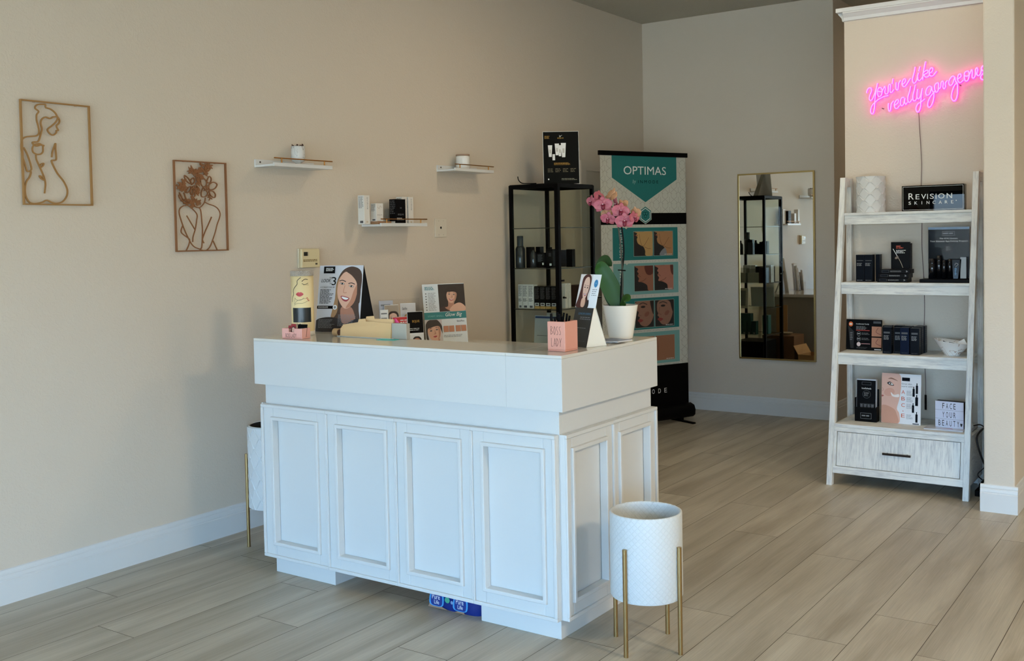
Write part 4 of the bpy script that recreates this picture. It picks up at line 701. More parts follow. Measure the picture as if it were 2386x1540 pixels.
fn2 = lean_map(0.104, 0.27, -0.003, 0.0008)
b = MB(); b.prism([(-0.0, 0.155), (0.118, 0.155), (0.118, 0.288), (-0.0, 0.288)], fn2, 0.0, -0.0015, P(238, 240, 242, 0.4, name='white header card')); hc = b.build('header_card', t)
A = Art(fn2, 0.0001); A.rect(0.001, 0.156, 0.072, 0.287, P(222, 214, 208, 0.5, name='printed pale backdrop')).layer()
RH = P(74, 30, 26, 0.5, name='printed auburn hair'); A.curve([(0.016, 0.270), (0.030, 0.286), (0.052, 0.287), (0.066, 0.272), (0.066, 0.230), (0.060, 0.20), (0.070, 0.17), (0.068, 0.156), (0.004, 0.156), (0.008, 0.19), (0.014, 0.23)], RH); A.layer()
A.curve([(0.030, 0.19), (0.050, 0.19), (0.05, 0.16), (0.03, 0.16)], SK['a']); A.layer(); A.curve([(0.026, 0.245), (0.034, 0.272), (0.052, 0.276), (0.061, 0.25), (0.058, 0.215), (0.044, 0.186), (0.032, 0.20)], SK['c']); A.layer()
A.curve([(0.048, 0.155), (0.066, 0.185), (0.0735, 0.180), (0.0725, 0.156)], M_PDK); A.layer()
for cu, cv in ((0.036, 0.236), (0.052, 0.234)): A.ell(cu, cv, 0.0045, 0.0022, INK); A.line([(cu - .005, cv + .007), (cu, cv + .009), (cu + .006, cv + .006)], 0.0016, RH)
A.curve([(0.035, 0.212), (0.045, 0.210), (0.054, 0.211), (0.044, 0.201)], P(160, 60, 64, 0.5, name='printed lips')).layer().curve([(0.038, 0.2105), (0.045, 0.209), (0.051, 0.210), (0.044, 0.205)], M_PAPER); A.line([(0.045, 0.232), (0.043, 0.221), (0.047, 0.219)], 0.001, P(190, 140, 118, 0.5, name='nose line'))
A.ell(0.097, 0.252, 0.011, 0.0155, P(54, 132, 184, 0.45, name='round blue badge')).layer().line([(0.093, 0.25), (0.096, 0.256), (0.098, 0.250), (0.101, 0.255)], 0.0014, P(130, 186, 216, 0.5, name='badge script')); A.copy(0.082, 0.20, 0.112, 0.230, 4, M_GREY, 21, .3); A.build('header_print', t)
# magazines
for i, (x, y, rz, c, lb) in enumerate(((-2.085, 3.665, 0.05, (150, 152, 160), 'grey leaflet beneath the blue-grey magazine, at the foot of the orchid pot'), (-2.040, 3.655, -0.12, (92, 96, 116), 'blue-grey magazine lying on top beside the orchid pot'))):
    o = MB().box(-0.052, 0.052, -0.050, 0.050, 0, 0.004, P(214, 214, 214, 0.5, name='page block')).build('booklet', None, 0.0005, (x, y, ZT + i * 0.0045), rz); tag(o, lb, 'booklet', 'booklets on the counter')
    MB().box(-0.0525, 0.0525, -0.0505, 0.0505, 0.0041, 0.0045, P(*c, 0.3, name='glossy cover')).build('cover', o)
# ------------------------------------------------------------------ orchid
pc = (-2.084, 3.790, ZT); t = thing('potted_orchid', pc, 'pink moth orchid in a white tapered pot on the counter', 'potted plant')
MB().lathe(0, 0, [(0, 0.0), (0.047, 0.0), (0.050, 0.004), (0.072, 0.136), (0.073, 0.140), (0.069, 0.140), (0.068, 0.128)], P(236, 232, 222, 0.25, name='white glazed pot'), 48).build('pot', t)
MB().disc(0, 0, 0.130, 0.0685, P(70, 54, 40, 0.9, name='bark mix'), 32).build('bark', t)
M_LEAF = P(24, 62, 14, 0.45, name='orchid leaf'); M_STEM = P(44, 46, 30, 0.5, name='orchid stem'); M_LEAF2 = P(36, 80, 20, 0.45, name='orchid leaf light')
def leaf(path, wmax, m, nm='leaf', up=Vector((0, -1, 0))):
    pts = catmull(path, 8); n = len(pts); v = []; f = []
    for i, p in enumerate(pts):
        tt = (pts[min(i + 1, n - 1)] - pts[max(i - 1, 0)]).normalized(); sd = tt.cross(up).normalized(); nn = sd.cross(tt); s_ = i / (n - 1); w_ = wmax * (math.sin(math.pi * min(1, s_ * 0.85 + 0.15)) ** 0.6) * (1 if s_ < .97 else .4)
        for k, a in ((-1, .0), (-.55, -.16), (0, -.26), (.55, -.16), (1, .0)): v.append(p + sd * w_ * k + nn * w_ * a)
    for i in range(n - 1):
        for k in range(4): f.append((i * 5 + k, i * 5 + k + 1, (i + 1) * 5 + k + 1, (i + 1) * 5 + k))
    b = MB(); b.add(v, f, m, True); o = b.build(nm, t); so = o.modifiers.new('thickness', 'SOLIDIFY'); so.thickness = 0.0025; su = o.modifiers.new('smooth', 'SUBSURF'); su.levels = su.render_levels = 1
    return o
V3 = Vector
leaf([(0.0, 0, 0.125), (-0.02, -0.005, 0.17), (-0.055, -0.01, 0.24), (-0.085, -0.01, 0.295), (-0.105, 0.0, 0.315)], 0.040, M_LEAF2, up=V3((0.35, -1, 0.1)))
leaf([(-0.01, 0.01, 0.125), (-0.045, 0.03, 0.18), (-0.085, 0.035, 0.25), (-0.112, 0.035, 0.30), (-0.085, 0.03, 0.325), (-0.055, 0.03, 0.30)], 0.036, M_LEAF, up=V3((-0.3, -1, 0.3)))
leaf([(0.0, -0.01, 0.128), (0.02, -0.025, 0.150), (0.045, -0.035, 0.172), (0.062, -0.04, 0.160)], 0.026, M_LEAF2, up=V3((0, -1, 0.9)))
leaf([(-0.01, 0.0, 0.125), (-0.04, -0.005, 0.15), (-0.066, -0.005, 0.20), (-0.085, 0, 0.25)], 0.016, M_LEAF, up=V3((0.6, -1, 0)))
MB().tube(catmull([(0.005, 0, 0.125), (0.012, 0, 0.22), (0.010, 0, 0.32), (0.004, -0.005, 0.42), (-0.006, -0.01, 0.50), (-0.04, -0.01, 0.565), (-0.10, -0.005, 0.60), (-0.15, 0, 0.595)], 8), lambda s: 0.0042 - 0.002 * s, M_STEM, 8).build('stem', t)
MB().tube(catmull([(-0.002, 0.004, 0.125), (0.004, 0.006, 0.25), (0.018, 0.004, 0.36), (0.012, 0.0, 0.46), (0.0, -0.004, 0.50)], 8), 0.0034, M_BLACK, 8).build('stake', t)
b = MB(); b.tube([(-0.006, -0.004, 0.285), (0.03, -0.006, 0.283)], 0.0025, M_BLACK, 6); b.build('clip', t)
M_PET = P(170, 80, 100, 0.5, name='orchid petal'); M_PET2 = P(188, 138, 100, 0.5, name='peach petal back'); M_LIP = P(112, 14, 44, 0.45, name='orchid lip')
def petal_nodes(m, c2):
    tcn = N(m, 'ShaderNodeTexCoord'); n = N(m, 'ShaderNodeTexNoise'); n.inputs['Scale'].default_value = 40; L(m, tcn.outputs['Object'], n.inputs['Vector'])
    r = N(m, 'ShaderNodeValToRGB'); e = r.color_ramp.elements; e[0].position = .35; e[0].color = pb(m).inputs['Base Color'].default_value[:]; e[1].position = .7; e[1].color = (lin(c2[0]), lin(c2[1]), lin(c2[2]), 1)
    L(m, n.outputs[0], r.inputs[0]); L(m, r.outputs[0], pb(m).inputs['Base Color'])
petal_nodes(M_PET, (192, 112, 118))
def bloom(pos, face, s, roll=0.0, back=False):
    face = Vector(face).normalized(); upv = Vector((0, 0, 1)); r_ = face.cross(upv).normalized(); u_ = r_.cross(face).normalized(); c, d = math.cos(roll), math.sin(roll); rr = r_ * c + u_ * d; uu = u_ * c - r_ * d
    b = MB(); m = M_PET2 if back else M_PET
    def pet(ang, ln, wd, cup, mt):
        dx, dy = math.cos(ang), math.sin(ang); v = []; f = []; n = 7
        for i in range(n):
            q = i / (n - 1); w_ = wd * math.sin(math.pi * (0.12 + 0.86 * q) ** 0.9) ** 0.65
            for k in (-1, -.5, 0, .5, 1):
                x = q * ln; y = w_ * k; z = cup * (q * q) + 0.14 * s * (k * k) * (1 - q) - 0.03 * s * math.sin(3 * q)
                lx, ly = x * dx - y * dy, x * dy + y * dx; v.append(rr * lx + uu * ly + face * z)
        for i in range(n - 1):
            for k in range(4): f.append((i * 5 + k, i * 5 + k + 1, (i + 1) * 5 + k + 1, (i + 1) * 5 + k))
        b.add(v, f, mt, True)
    for a in (90, 215, 325): pet(math.radians(a), 0.95 * s, 0.34 * s, -0.12 * s, m)
    for a in (8, 172): pet(math.radians(a), 1.02 * s, 0.58 * s, 0.10 * s, m)
    o = b.build('flower', t); o.location = pos; so = o.modifiers.new('t', 'SOLIDIFY'); so.thickness = 0.0008
    if not back:
        l = MB(); l.tube(catmull([face * 0.02 * s, face * 0.22 * s - uu * 0.10 * s, face * 0.30 * s - uu * 0.34 * s, face * 0.16 * s - uu * 0.46 * s], 4), lambda q: s * (0.10 + 0.10 * math.sin(math.pi * q)), M_LIP, 8)
        for sg in (-1, 1): l.tube(catmull([face * 0.06 * s, face * 0.2 * s + rr * sg * 0.16 * s, face * 0.34 * s + rr * sg * 0.10 * s - uu * 0.08 * s], 3), s * 0.07, M_LIP, 6)
        l.build('lip', o); k = MB(); k.lathe(0, 0, [(0.0, -0.08 * s), (0.07 * s, -0.04 * s), (0.085 * s, 0.02 * s), (0.05 * s, 0.08 * s), (0, 0.10 * s)], P(242, 214, 224, 0.4, name='white column'), 10); kk = k.build('column', o); kk.location = face * 0.22 * s + uu * 0.04 * s
    return o
CAMF = (0.5, -0.82, -0.05)
bloom((0.042, -0.030, 0.486), (0.45, -0.85, -0.15), 0.040)
bloom((0.020, -0.022, 0.528), (0.55, -0.8, 0.0), 0.038, 0.15)
bloom((-0.058, -0.030, 0.556), (0.42, -0.9, 0.0), 0.040, -0.1)
bloom((-0.036, -0.028, 0.498), (0.25, -0.9, -0.35), 0.033, 0.2)
bloom((-0.124, -0.012, 0.572), (-0.35, -0.9, -0.1), 0.030, 0.1)
bloom((-0.092, -0.004, 0.590), (0.95, -0.25, 0.1), 0.033, 0.3)
bloom((0.075, -0.010, 0.500), (0.95, -0.3, 0.0), 0.030)
bloom((0.072, 0.012, 0.520), (0.2, 0.9, 0.1), 0.028, 0, True)
bloom((-0.012, 0.004, 0.560), (-0.6, -0.6, -0.3), 0.030, 0.4)
bloom((-0.042, 0.016, 0.598), (0.3, 0.8, -0.4), 0.034, -0.3, True)
bloom((0.010, 0.012, 0.552), (0.1, 0.9, -0.2), 0.030, 0.5, True)
bloom((-0.060, 0.010, 0.520), (-0.3, 0.8, 0.0), 0.028, 0.2, True)
# ------------------------------------------------------------------ desk along the left wall behind the counter
t = thing('back_desk', (-3.80, 4.85, 0), 'white desk with rounded corners against the left wall behind the counter', 'desk')
def rrect(x0, x1, y0, y1, r, n=6):
    o = []
    for cx, cy, a in ((x1 - r, y0 + r, -90), (x1 - r, y1 - r, 0), (x0 + r, y1 - r, 90), (x0 + r, y0 + r, 180)):
        o += [(cx + r * math.cos(math.radians(a + 90 * k / n)), cy + r * math.sin(math.radians(a + 90 * k / n))) for k in range(n + 1)]
    return o
b = MB(); b.prism(rrect(-0.39, 0.40, -0.55, 0.57, 0.09), lambda u, v, d: (u, v, d), 0.800, 0.828, M_TOP); b.build('desk_top', t, 0.002)
MB().box(-0.36, 0.37, 0.50, 0.52, 0, 0.7995, P(150, 148, 138, 0.5, name='grey desk panel')).build('end_panel', t, 0.001); MB().box(-0.36, 0.37, -0.5, -0.48, 0, 0.7995, P(150, 148, 138, 0.5, name='grey desk panel')).build('end_panel', t, 0.001)
ZD = 0.8285
def poster(name, loc, rz, w, h, lean, label, draw, board, cat='poster', easel=True, th=0.004, group=None):
    t = thing(name, loc, label, cat, group, rz); fn = lean_map(w, lean)
    sheet('board', t, w, h, th, fn, board, bevel=0.0006)
    A = Art(fn, 0.0001, (0, 0, w, h)); draw(A, w, h); A.build('front_print', t)
    if easel:
        hz = h * .62; y1, z1 = hz * math.sin(lean) + th, hz * math.cos(lean); dp = y1 + 0.26 * h * 0.9
        b = MB(); b.hexa([(-w * .17, dp, 0.0005), (w * .17, dp, 0.0005), (w * .09, y1, z1), (-w * .09, y1, z1)] + [(-w * .17, dp + .002, 0.0005), (w * .17, dp + .002, 0.0005), (w * .09, y1 + .002, z1), (-w * .09, y1 + .002, z1)], P(140, 138, 130, 0.7, name='grey easel board')); b.build('easel_back', t)
    return t
TEAL = P(22, 122, 124, 0.45, name='teal print')
def startsmall(A, w, h):
    A.rect(0, 0, w, h, P(214, 222, 224, 0.45, name='printed white')).layer()
    A.rect(w * .37, h * .545, w, h * .99, P(40, 30, 26, 0.5, name='printed dark brown')).layer(); portrait(A, w * .68, h * .80, h * .118, 'a', (36, 24, 20), 'fringe', -0.12, True, (60, 40, 34), True, (w * .37, h * .545, w * .99, h * .99))
    A.layer(3); A.curve([(w * .62, h * .55), (w * .70, h * .64), (w * .86, h * .68), (w * .985, h * .62), (w * .99, h * .55)], SK['a']); A.layer()
    A.text('x', 0, 0, 0.001, 0.001, M_GREY) if False else None
    A.copy(w * .05, h * .90, w * .33, h * .96, 3, P(80, 140, 150, 0.5, name='teal small print'), 2, .6); A.copy(w * .12, h * .56, w * .32, h * .86, 13, M_GREY, 3, .3)
    for k in range(7): A.ell(w * .07, h * (.845 - .044 * k), w * .016, h * .008, M_DGR)
    A.layer(); A.rect(0, h * .425, w, h * .54, TEAL).layer(); A.text('START SMALL', w * .08, h * .465, w * .46, h * .49, P(120, 180, 184, 0.5, name='pale teal letters')); A.text('Glow Big', w * .50, h * .445, w * .90, h * .525, M_PAPER, shear=.35)
    A.rect(w * .01, h * .05, w * .40, h * .42, P(196, 190, 190, 0.5, name='printed mist')).layer(); portrait(A, w * .205, h * .225, h * .150, 'a', (44, 36, 32), 'fringe', 0.15, False, (190, 150, 130), True, (w * .01, h * .05, w * .40, h * .42))
    A.layer(4); A.text('SkinPen', w * .76, h * .365, w * .94, h * .395, M_DGR)
    for k in range(4): A.rect(w * (.43 + .135 * k + (.02 if k > 1 else 0)), h * .21, w * (.55 + .135 * k + (.02 if k > 1 else 0)), h * .31, SK['b'])
    A.copy(w * .43, h * .12, w * .95, h * .165, 2, M_GREY, 9, .35)
poster('standing_poster', (-4.02, 5.075, ZD), math.radians(62), 0.285, 0.385, 0.14, 'START SMALL poster with two dark-haired women and a teal band, on the back desk', startsmall, M_PAPER)
# brochure rack
t = thing('brochure_rack', (-4.03, 4.66, ZD), 'clear acrylic rack full of brochures on the desk, left of the teal-banded poster', 'brochure rack', None, math.radians(62))
b = MB(); b.box(-0.13, 0.13, 0.045, 0.048, 0, 0.31, M_ACRYL).box(-0.13, 0.13, 0.0, 0.003, 0, 0.17, M_ACRYL).box(-0.13, 0.13, -0.05, -0.047, 0, 0.10, M_ACRYL).box(-0.13, 0.13, -0.05, 0.048, 0, 0.003, M_ACRYL).box(-0.13, -0.127, -0.047, 0.045, 0.003, 0.12, M_ACRYL).box(0.127, 0.13, -0.047, 0.045, 0.003, 0.12, M_ACRYL); b.build('rack', t)
def leafl(x, y, w, h, z, label, draw, th=0.006, rz=0.0, lean=0.08, mat=M_PAPER):
    a = math.radians(62); loc = (-4.03 + x * math.cos(a) - y * math.sin(a), 4.66 + x * math.sin(a) + y * math.cos(a), ZD + z); fn = lean_map(w, lean)
    o = MB(); o.prism([(0, 0), (w, 0), (w, h), (0, h)], fn, 0, -th, mat); o = o.build('brochure', None, 0, loc, a + rz); tag(o, label, 'brochure', 'brochures in the acrylic rack')
    A = Art(fn, 0.0001, (0, 0, w, h)); draw(A, w, h); A.build('print', o); return o
def br1(A, w, h): A.rect(0.001, 0, w * .99, h * .99, P(164, 150, 132, 0.5, name='printed taupe')).layer(); portrait(A, w * .6, h * .68, h * .13, 'c', (34, 20, 20), 'long', 0, True, (70, 40, 60), True, (0.001, 0.001, w * .99, h * .99))
def br2(A, w, h): A.rect(0.001, 0, w * .99, h * .99, P(206, 204, 200, 0.5, name='printed off white')).layer(); portrait(A, w * .62, h * .60, h * .15, 'd', (190, 140, 76), 'back', .1, False, (160, 120, 90), True, (0.001, 0.001, w * .99, h * .99)); A.layer(3); A.text('SkinPen', w * .1, h * .86, w * .42, h * .92, M_DGR)
def br3(A, w, h): A.rect(0.001, 0, w * .99, h * .99, P(196, 40, 44, 0.45, name='printed red')).layer(); A.copy(w * .4, h * .8, w * .95, h * .92, 2, M_PAPER, 3, .4); A.curve([(w * .2, 0.001), (w * .3, h * .7), (w * .7, h * .75), (w * .9, 0.001)], M_PDK).layer().curve([(w * .4, h * .1), (w * .45, h * .55), (w * .68, h * .5), (w * .7, h * .1)], SK['c'])
def br4(A, w, h):
    A.rect(0.001, h * .45, w * .99, h * .99, M_CB).layer(); A.text('BIOJUVE', w * .3, h * .70, w * .76, h * .78, M_GLD); A.copy(w * .12, h * .5, w * .9, h * .58, 2, M_PAPER, 5, .3)
    A.rect(0.001, 0, w * .99, h * .45, M_PAPER).layer(); portrait(A, w * .55, h * .18, h * .13, 'b', (26, 18, 18), 'long', 0, False, (40, 40, 40), True, (0.001, 0.001, w * .99, h * .45))
def plain(A, w, h): A.copy(w * .1, h * .5, w * .9, h * .95, 4, M_GREY, 3, .3)
leafl(-0.078, 0.034, 0.085, 0.300, 0.004, 'tall pale brochure stack at the back left of the acrylic rack', plain, 0.008, mat=P(190, 192, 200, 0.5, name='pale lavender paper'))
leafl(-0.052, 0.016, 0.088, 0.275, 0.004, 'brochure with a dark-haired woman at the left of the acrylic rack', br1)
leafl(0.055, 0.020, 0.095, 0.280, 0.004, 'white brochure with a golden-toned face at the right of the acrylic rack', br2)
leafl(-0.005, -0.028, 0.125, 0.205, 0.004, 'red brochure in the front pocket of the acrylic rack', br3)
leafl(0.075, -0.034, 0.100, 0.232, 0.004, 'black and gold brochure at the front right of the acrylic rack', br4)
leafl(-0.112, -0.020, 0.05, 0.25, 0.004, 'narrow white card at the front left of the acrylic rack', plain, 0.001)
# boxes on the floor between desk and display cabinet (seen in the mirror)
def openbox(loc, w, d, h, label, rz=0, flap=0.12, mat=None):
    t = thing('cardboard_box', loc, label, 'box', 'cardboard boxes behind the desk', rz); m = mat or M_KRAFT; b = MB(); k = 0.004
    b.box(-w / 2, w / 2, -d / 2, d / 2, 0, k, m).box(-w / 2, w / 2, -d / 2, -d / 2 + k, k, h, m).box(-w / 2, w / 2, d / 2 - k, d / 2, k, h, m).box(-w / 2, -w / 2 + k, -d / 2 + k, d / 2 - k, k, h, m).box(w / 2 - k, w / 2, -d / 2 + k, d / 2 - k, k, h, m); b.build('box', t)
    if flap:
        for s_ in (-1, 1):
            f = MB(); f.hexa([(s_ * w / 2, -d / 2, h), (s_ * (w / 2 + flap * .5), -d / 2, h + flap * .86), (s_ * (w / 2 + flap * .5), d / 2, h + flap * .86), (s_ * w / 2, d / 2, h)] + [(s_ * w / 2 - .003, -d / 2, h), (s_ * (w / 2 + flap * .5) - .003, -d / 2, h + flap * .86), (s_ * (w / 2 + flap * .5) - .003, d / 2, h + flap * .86), (s_ * w / 2 - .003, d / 2, h)], m); f.build('flap', t)
    return t
openbox((-3.86, 5.66, 0), 0.34, 0.30, 0.415, 'large brown box on the floor beside the desk, seen in the mirror', 0, 0, P(104, 74, 48, 0.75, name='dark kraft'))
tag(MB().box(-0.17, 0.17, -0.15, 0.15, 0, 0.006, P(110, 80, 52, 0.75, name='dark kraft lid')).build('box_lid', None, 0, (-3.86, 5.66, 0.4155)), 'flat brown lid on the large box, seen in the mirror', 'lid')
tag(MB().box(-0.07, 0.05, 0, 0.006, 0, 0.30, M_KRAFT).build('cardboard_sheet', None, 0, (-3.90, 5.55, 0.422)), 'upright tan cardboard sheet standing on the large box', 'cardboard')
t = thing('oval_dish', (-3.81, 5.70, 0.4225), 'pale oval dish lying on the large brown box', 'dish'); b = MB(); b.lathe(0, 0, [(0.0, 0.002), (0.045, 0.0), (0.062, 0.02), (0.066, 0.026), (0.062, 0.026), (0.044, 0.006), (0, 0.006)], P(170, 160, 136, 0.5, name='pale dish'), 28); b.build('dish', t)
openbox((-3.53, 5.72, 0), 0.17, 0.30, 0.24, 'smaller open tan box beside the large brown box', 0.1, 0.10)
# ------------------------------------------------------------------ glass display cabinet
cx0, cx1, cy0, cy1 = -4.150, -3.745, 5.960, 6.448; oc = ((cx0 + cx1) / 2, (cy0 + cy1) / 2, 0)
t = thing('display_cabinet', oc, 'tall black metal framed glass display cabinet against the left wall', 'display cabinet')
for x, y, ww in ((cx0, cy0, .024), (cx1 - .030, cy0, .030), (cx0, cy1 - .024, .024), (cx1 - .024, cy1 - .024, .024)):
    MB(oc).box(x, x + ww, y, y + ww, 0, 1.8525, M_BLKM).build('post', t, 0.001)
for z0_, z1_ in ((1.828, 1.8525), (0.10, 0.124)):
    for q in ((cx0 + .024, cx1 - .030, cy0, cy0 + .02), (cx0 + .024, cx1 - .024, cy1 - .02, cy1), (cx0, cx0 + .02, cy0 + .024, cy1 - .024), (cx1 - .02, cx1, cy0 + .030, cy1 - .024)): MB(oc).box(*q, z0_, z1_, M_BLKM).build('rail', t, 0.0008)
MB(oc).box(cx0 + .021, cx1 - .021, cy0 + .021, cy1 - .021, 0.10, 0.118, M_BLKM).build('bottom', t); MB(oc).box(cx0 + .005, cx1 - .005, cy0 + .005, cy1 - .005, 1.853, 1.857, M_BLKM).build('top_panel', t)
g = 0.004
MB(oc).box(cx0 + .024, cx1 - .030, cy0 + .004, cy0 + .008, 0.124, 1.828, M_GLASS).build('glass_pane', t); MB(oc).box(cx0 + .024, cx1 - .024, cy1 - .008, cy1 - .004, 0.124, 1.828, M_GLASS).build('glass_pane', t)
dr = MB(oc).box(cx1 - .008, cx1 - .004, cy0 + .031, cy1 - .025, 0.124, 1.828, M_GLASS).build('door', t)
b = MB(oc); b.tube([(cx1 - .004, cy0 + .055, 1.075), (cx1 + .008, cy0 + .055, 1.075)], 0.008, M_CHROME, 14); b.tube([(cx1 + .008, cy0 + .055, 1.075), (cx1 + .016, cy0 + .062, 1.072)], 0.0045, M_BLACK, 8); b.build('lock', dr)
MB(oc).box(cx1 - .004, cx1 + .004, cy0 + .034, cy0 + .062, 1.185, 1.197, M_BLACK).build('catch', dr)
SZ = [0.2, 0.475, 0.740, 0.993, 1.276, 1.556]
for z in SZ:
    s_ = MB(oc).box(cx0 + .021, cx1 - .024, cy0 + .0215, cy1 - .0245, z - .006, z, M_GLASS).build('glass_shelf', t)
    MB(oc).box(cx0 + .010, cx1 - .010, cy0 + .0095, cy0 + .0205, z - .006, z - .001, P(24, 30, 26, 0.3, name='dark glass edge')).box(cx1 - .0215, cx1 - .0095, cy0 + .03, cy1 - .026, z - .006, z - .001, P(24, 30, 26, 0.3, name='dark glass edge')).build('shelf_edge', s_)
b = MB(oc); b.tube(catmull([(-4.09, 5.99, 1.915), (-4.08, 5.985, 1.89), (-4.05, 5.98, 1.868), (-3.99, 5.975, 1.862), (-3.93, 5.98, 1.861)], 6), 0.0035, M_BLACK, 6)
c_ = b.build('loose_cable', None, 0, oc); tag(c_, 'short black cable end curling up on top of the display cabinet', 'cable')
def counterp(A, w, h):
    A.rect(0.002, 0.002, w - .002, h - .002, P(15, 16, 15, 0.3, name='glossy black print', Specular_IOR_Level=0.07)).layer()
    A.copy(w * .05, h * .86, w * .2, h * .92, 3, M_GLD, 3, .4); A.text('BIOJUVE', w * .41, h * .855, w * .58, h * .885, M_GLD); A.line([(w * .46, h * .93), (w * .5, h * .90), (w * .46, h * .90), (w * .54, h * .93)], w * .006, M_PAPER)
    for (u, v, ww, hh) in ((.14, .52, .12, .22), (.33, .55, .12, .22), (.42, .53, .10, .21), (.50, .51, .14, .27)):
        A.poly([(w * (u + ww * .18), h * v), (w * (u + ww * .82), h * v), (w * (u + ww * .84), h * (v + .03)), (w * (u + ww), h * (v + hh)), (w * u, h * (v + hh)), (w * (u + ww * .16), h * (v + .03))], M_PAPER); A.layer(); A.rect(w * (u + ww * .3), h * (v + hh * .3), w * (u + ww * .7), h * (v + hh * .62), P(190, 188, 182, 0.5, name='tube label'))
    A.rect(w * .26, h * .455, w * .33, h * .57, M_PAPER).rect(w * .275, h * .57, w * .315, h * .60, M_BLACK)
    A.copy(w * .3, h * .36, w * .75, h * .41, 3, M_GLD, 7, .4)
    for k in range(4): A.copy(w * (.12 + .21 * k), h * .22, w * (.28 + .21 * k), h * .30, 3, P(120, 110, 84, 0.5, name='dim gold print'), 11 + k, .35)
    A.ell(w * .14, h * .095, w * .02, h * .015, M_PAPER); A.copy(w * .5, h * .07, w * .94, h * .11, 2, P(150, 150, 130, 0.5, name='fine print'), 17, .35)
poster('standing_poster', (-3.842, 6.17, 1.8575), math.radians(36), 0.252, 0.372, 0.10, 'black poster with white tubes and gold print, on top of the display cabinet', counterp, M_PAPER, th=0.004)
# contents
Z = SZ[4]
def bottle(name, loc, prof, mat, label, group, cap=None, capmat=None, n=24, cat='bottle', strip_=None):
    t = thing(name, loc, label, cat, group); MB().lathe(0, 0, prof, mat, n).build('body', t)
    if cap: MB().lathe(0, 0, cap, capmat or mat, n).build('cap', t)
    return t
M_BG = P(30, 36, 42, 0.15, name='glossy dark bottle'); G4 = 'dark bottles and cartons in the display cabinet'
bottle('bottle', (-4.098, 6.015, Z), [(0, 0), (0.033, 0), (0.034, 0.004), (0.034, 0.135), (0.026, 0.152), (0.022, 0.155)], M_BG, 'tallest glossy black bottle in the display cabinet', G4, [(0.0225, 0.155), (0.0225, 0.222), (0.020, 0.225), (0, 0.225)], P(40, 48, 56, 0.25, name='grey cap'))
carton('carton', (-4.046, 6.065, Z), 0.04, 0.05, 0.147, M_CB, 'plain black carton just right of the tallest bottle in the cabinet', G4)
carton('carton', (-4.010, 6.13, Z), 0.036, 0.05, 0.147, M_CB, 'black carton behind the small shouldered bottle in the cabinet', G4)
bottle('bottle', (-4.002, 6.035, Z), [(0, 0), (0.021, 0), (0.022, 0.003), (0.022, 0.10), (0.012, 0.122), (0.010, 0.125)], M_BG, 'small shouldered black bottle in the display cabinet', G4, [(0.011, 0.125), (0.011, 0.140), (0, 0.141)], M_BLACK)
carton('carton', (-3.948, 6.07, Z), 0.062, 0.05, 0.106, M_CB, 'low black carton with small white print, middle of the dark cartons in the cabinet', G4, lambda A, w, h: (A.copy(w * .1, h * .4, w * .8, h * .9, 7, M_DGR, 4), A.rect(w * .7, h * .2, w * .9, h * .34, M_PAPER)))
carton('carton', (-3.882, 6.08, Z), 0.056, 0.05, 0.130, M_CB, 'rightmost black carton beside the cabinet corner post', G4, lambda A, w, h: (A.copy(w * .4, h * .6, w * .9, h * .8, 3, M_DGR, 5), A.rect(w * .5, h * .12, w * .8, h * .24, M_PAPER)))
carton('carton', (-3.84, 6.27, Z), 0.05, 0.04, 0.125, M_CB, 'black carton at the rear of the cabinet\'s dark-bottle shelf, seen in the mirror', G4); carton('carton', (-3.93, 6.34, Z), 0.05, 0.05, 0.12, P(44, 48, 60, 0.3, name='slate carton'), 'slate carton at the back of the cabinet\'s dark-bottle shelf, seen in the mirror', G4)
bottle('bottle', (-4.05, 6.33, Z), [(0, 0), (0.03, 0), (0.03, 0.1), (0.015, 0.118), (0.013, 0.12)], M_BG, 'black bottle at the back of the cabinet, seen in the mirror', G4, [(0.014, 0.12), (0.014, 0.14), (0, 0.141)], M_BLACK)
Z = SZ[3]; G5 = 'white skincare cartons in the display cabinet'; G6 = 'black and gold cartons in the display cabinet'
def wback(A, w, h): A.copy(w * .1, h * .5, w * .9, h * .95, 10, M_GREY, 3); A.copy(w * .1, h * .28, w * .9, h * .42, 4, M_DGR, 5); A.rect(w * .25, h * .03, w * .8, h * .12, M_DGR)
carton('carton', (-4.110, 6.045, Z), 0.034, 0.05, 0.168, M_CW, 'leftmost tall white carton on the cabinet shelf level with the orchid leaves', G5, wback)
carton('carton', (-4.067, 6.045, Z), 0.046, 0.05, 0.167, M_CW, 'second tall white carton from the left on that cabinet shelf', G5, wback)
carton('carton', (-4.019, 6.045, Z), 0.046, 0.05, 0.167, M_CW, 'third tall white carton from the left, touching the black and gold cartons', G5, wback)
def bg(A, w, h): A.rect(0.0005, 0, w - .0005, h * .11, P(192, 152, 84, 0.4, name='gold foot')); A.rect(w * .1, h * .13, w * .85, h * .26, M_PAPER).layer(); A.rect(w * .2, h * .16, w * .75, h * .235, M_DGR); A.copy(w * .1, h * .42, w * .9, h * .96, 12, M_DGR, 9)
pos_ = ('leftmost', 'second from left', 'third from left', 'rightmost')
for k in range(4): carton('carton', (-3.968 + k * 0.0465, 6.050, Z), 0.045, 0.06, 0.156, M_CB, pos_[k] + ' of the four black cartons with gold feet in the cabinet', G6, bg)
def stub(A, d, h): A.text('BIOJUVE', d * .3, h * .4, d * .6, h * .95, M_GREY, rot=True)
carton('carton', (-3.812, 6.120, Z), 0.05, 0.034, 0.172, M_CW, 'white carton just right of the cabinet\'s corner post', G5, None, stub)
carton('carton', (-3.812, 6.163, Z), 0.05, 0.034, 0.172, M_CW, 'white carton behind the easel card, nearest the cabinet door', G5, None, stub)
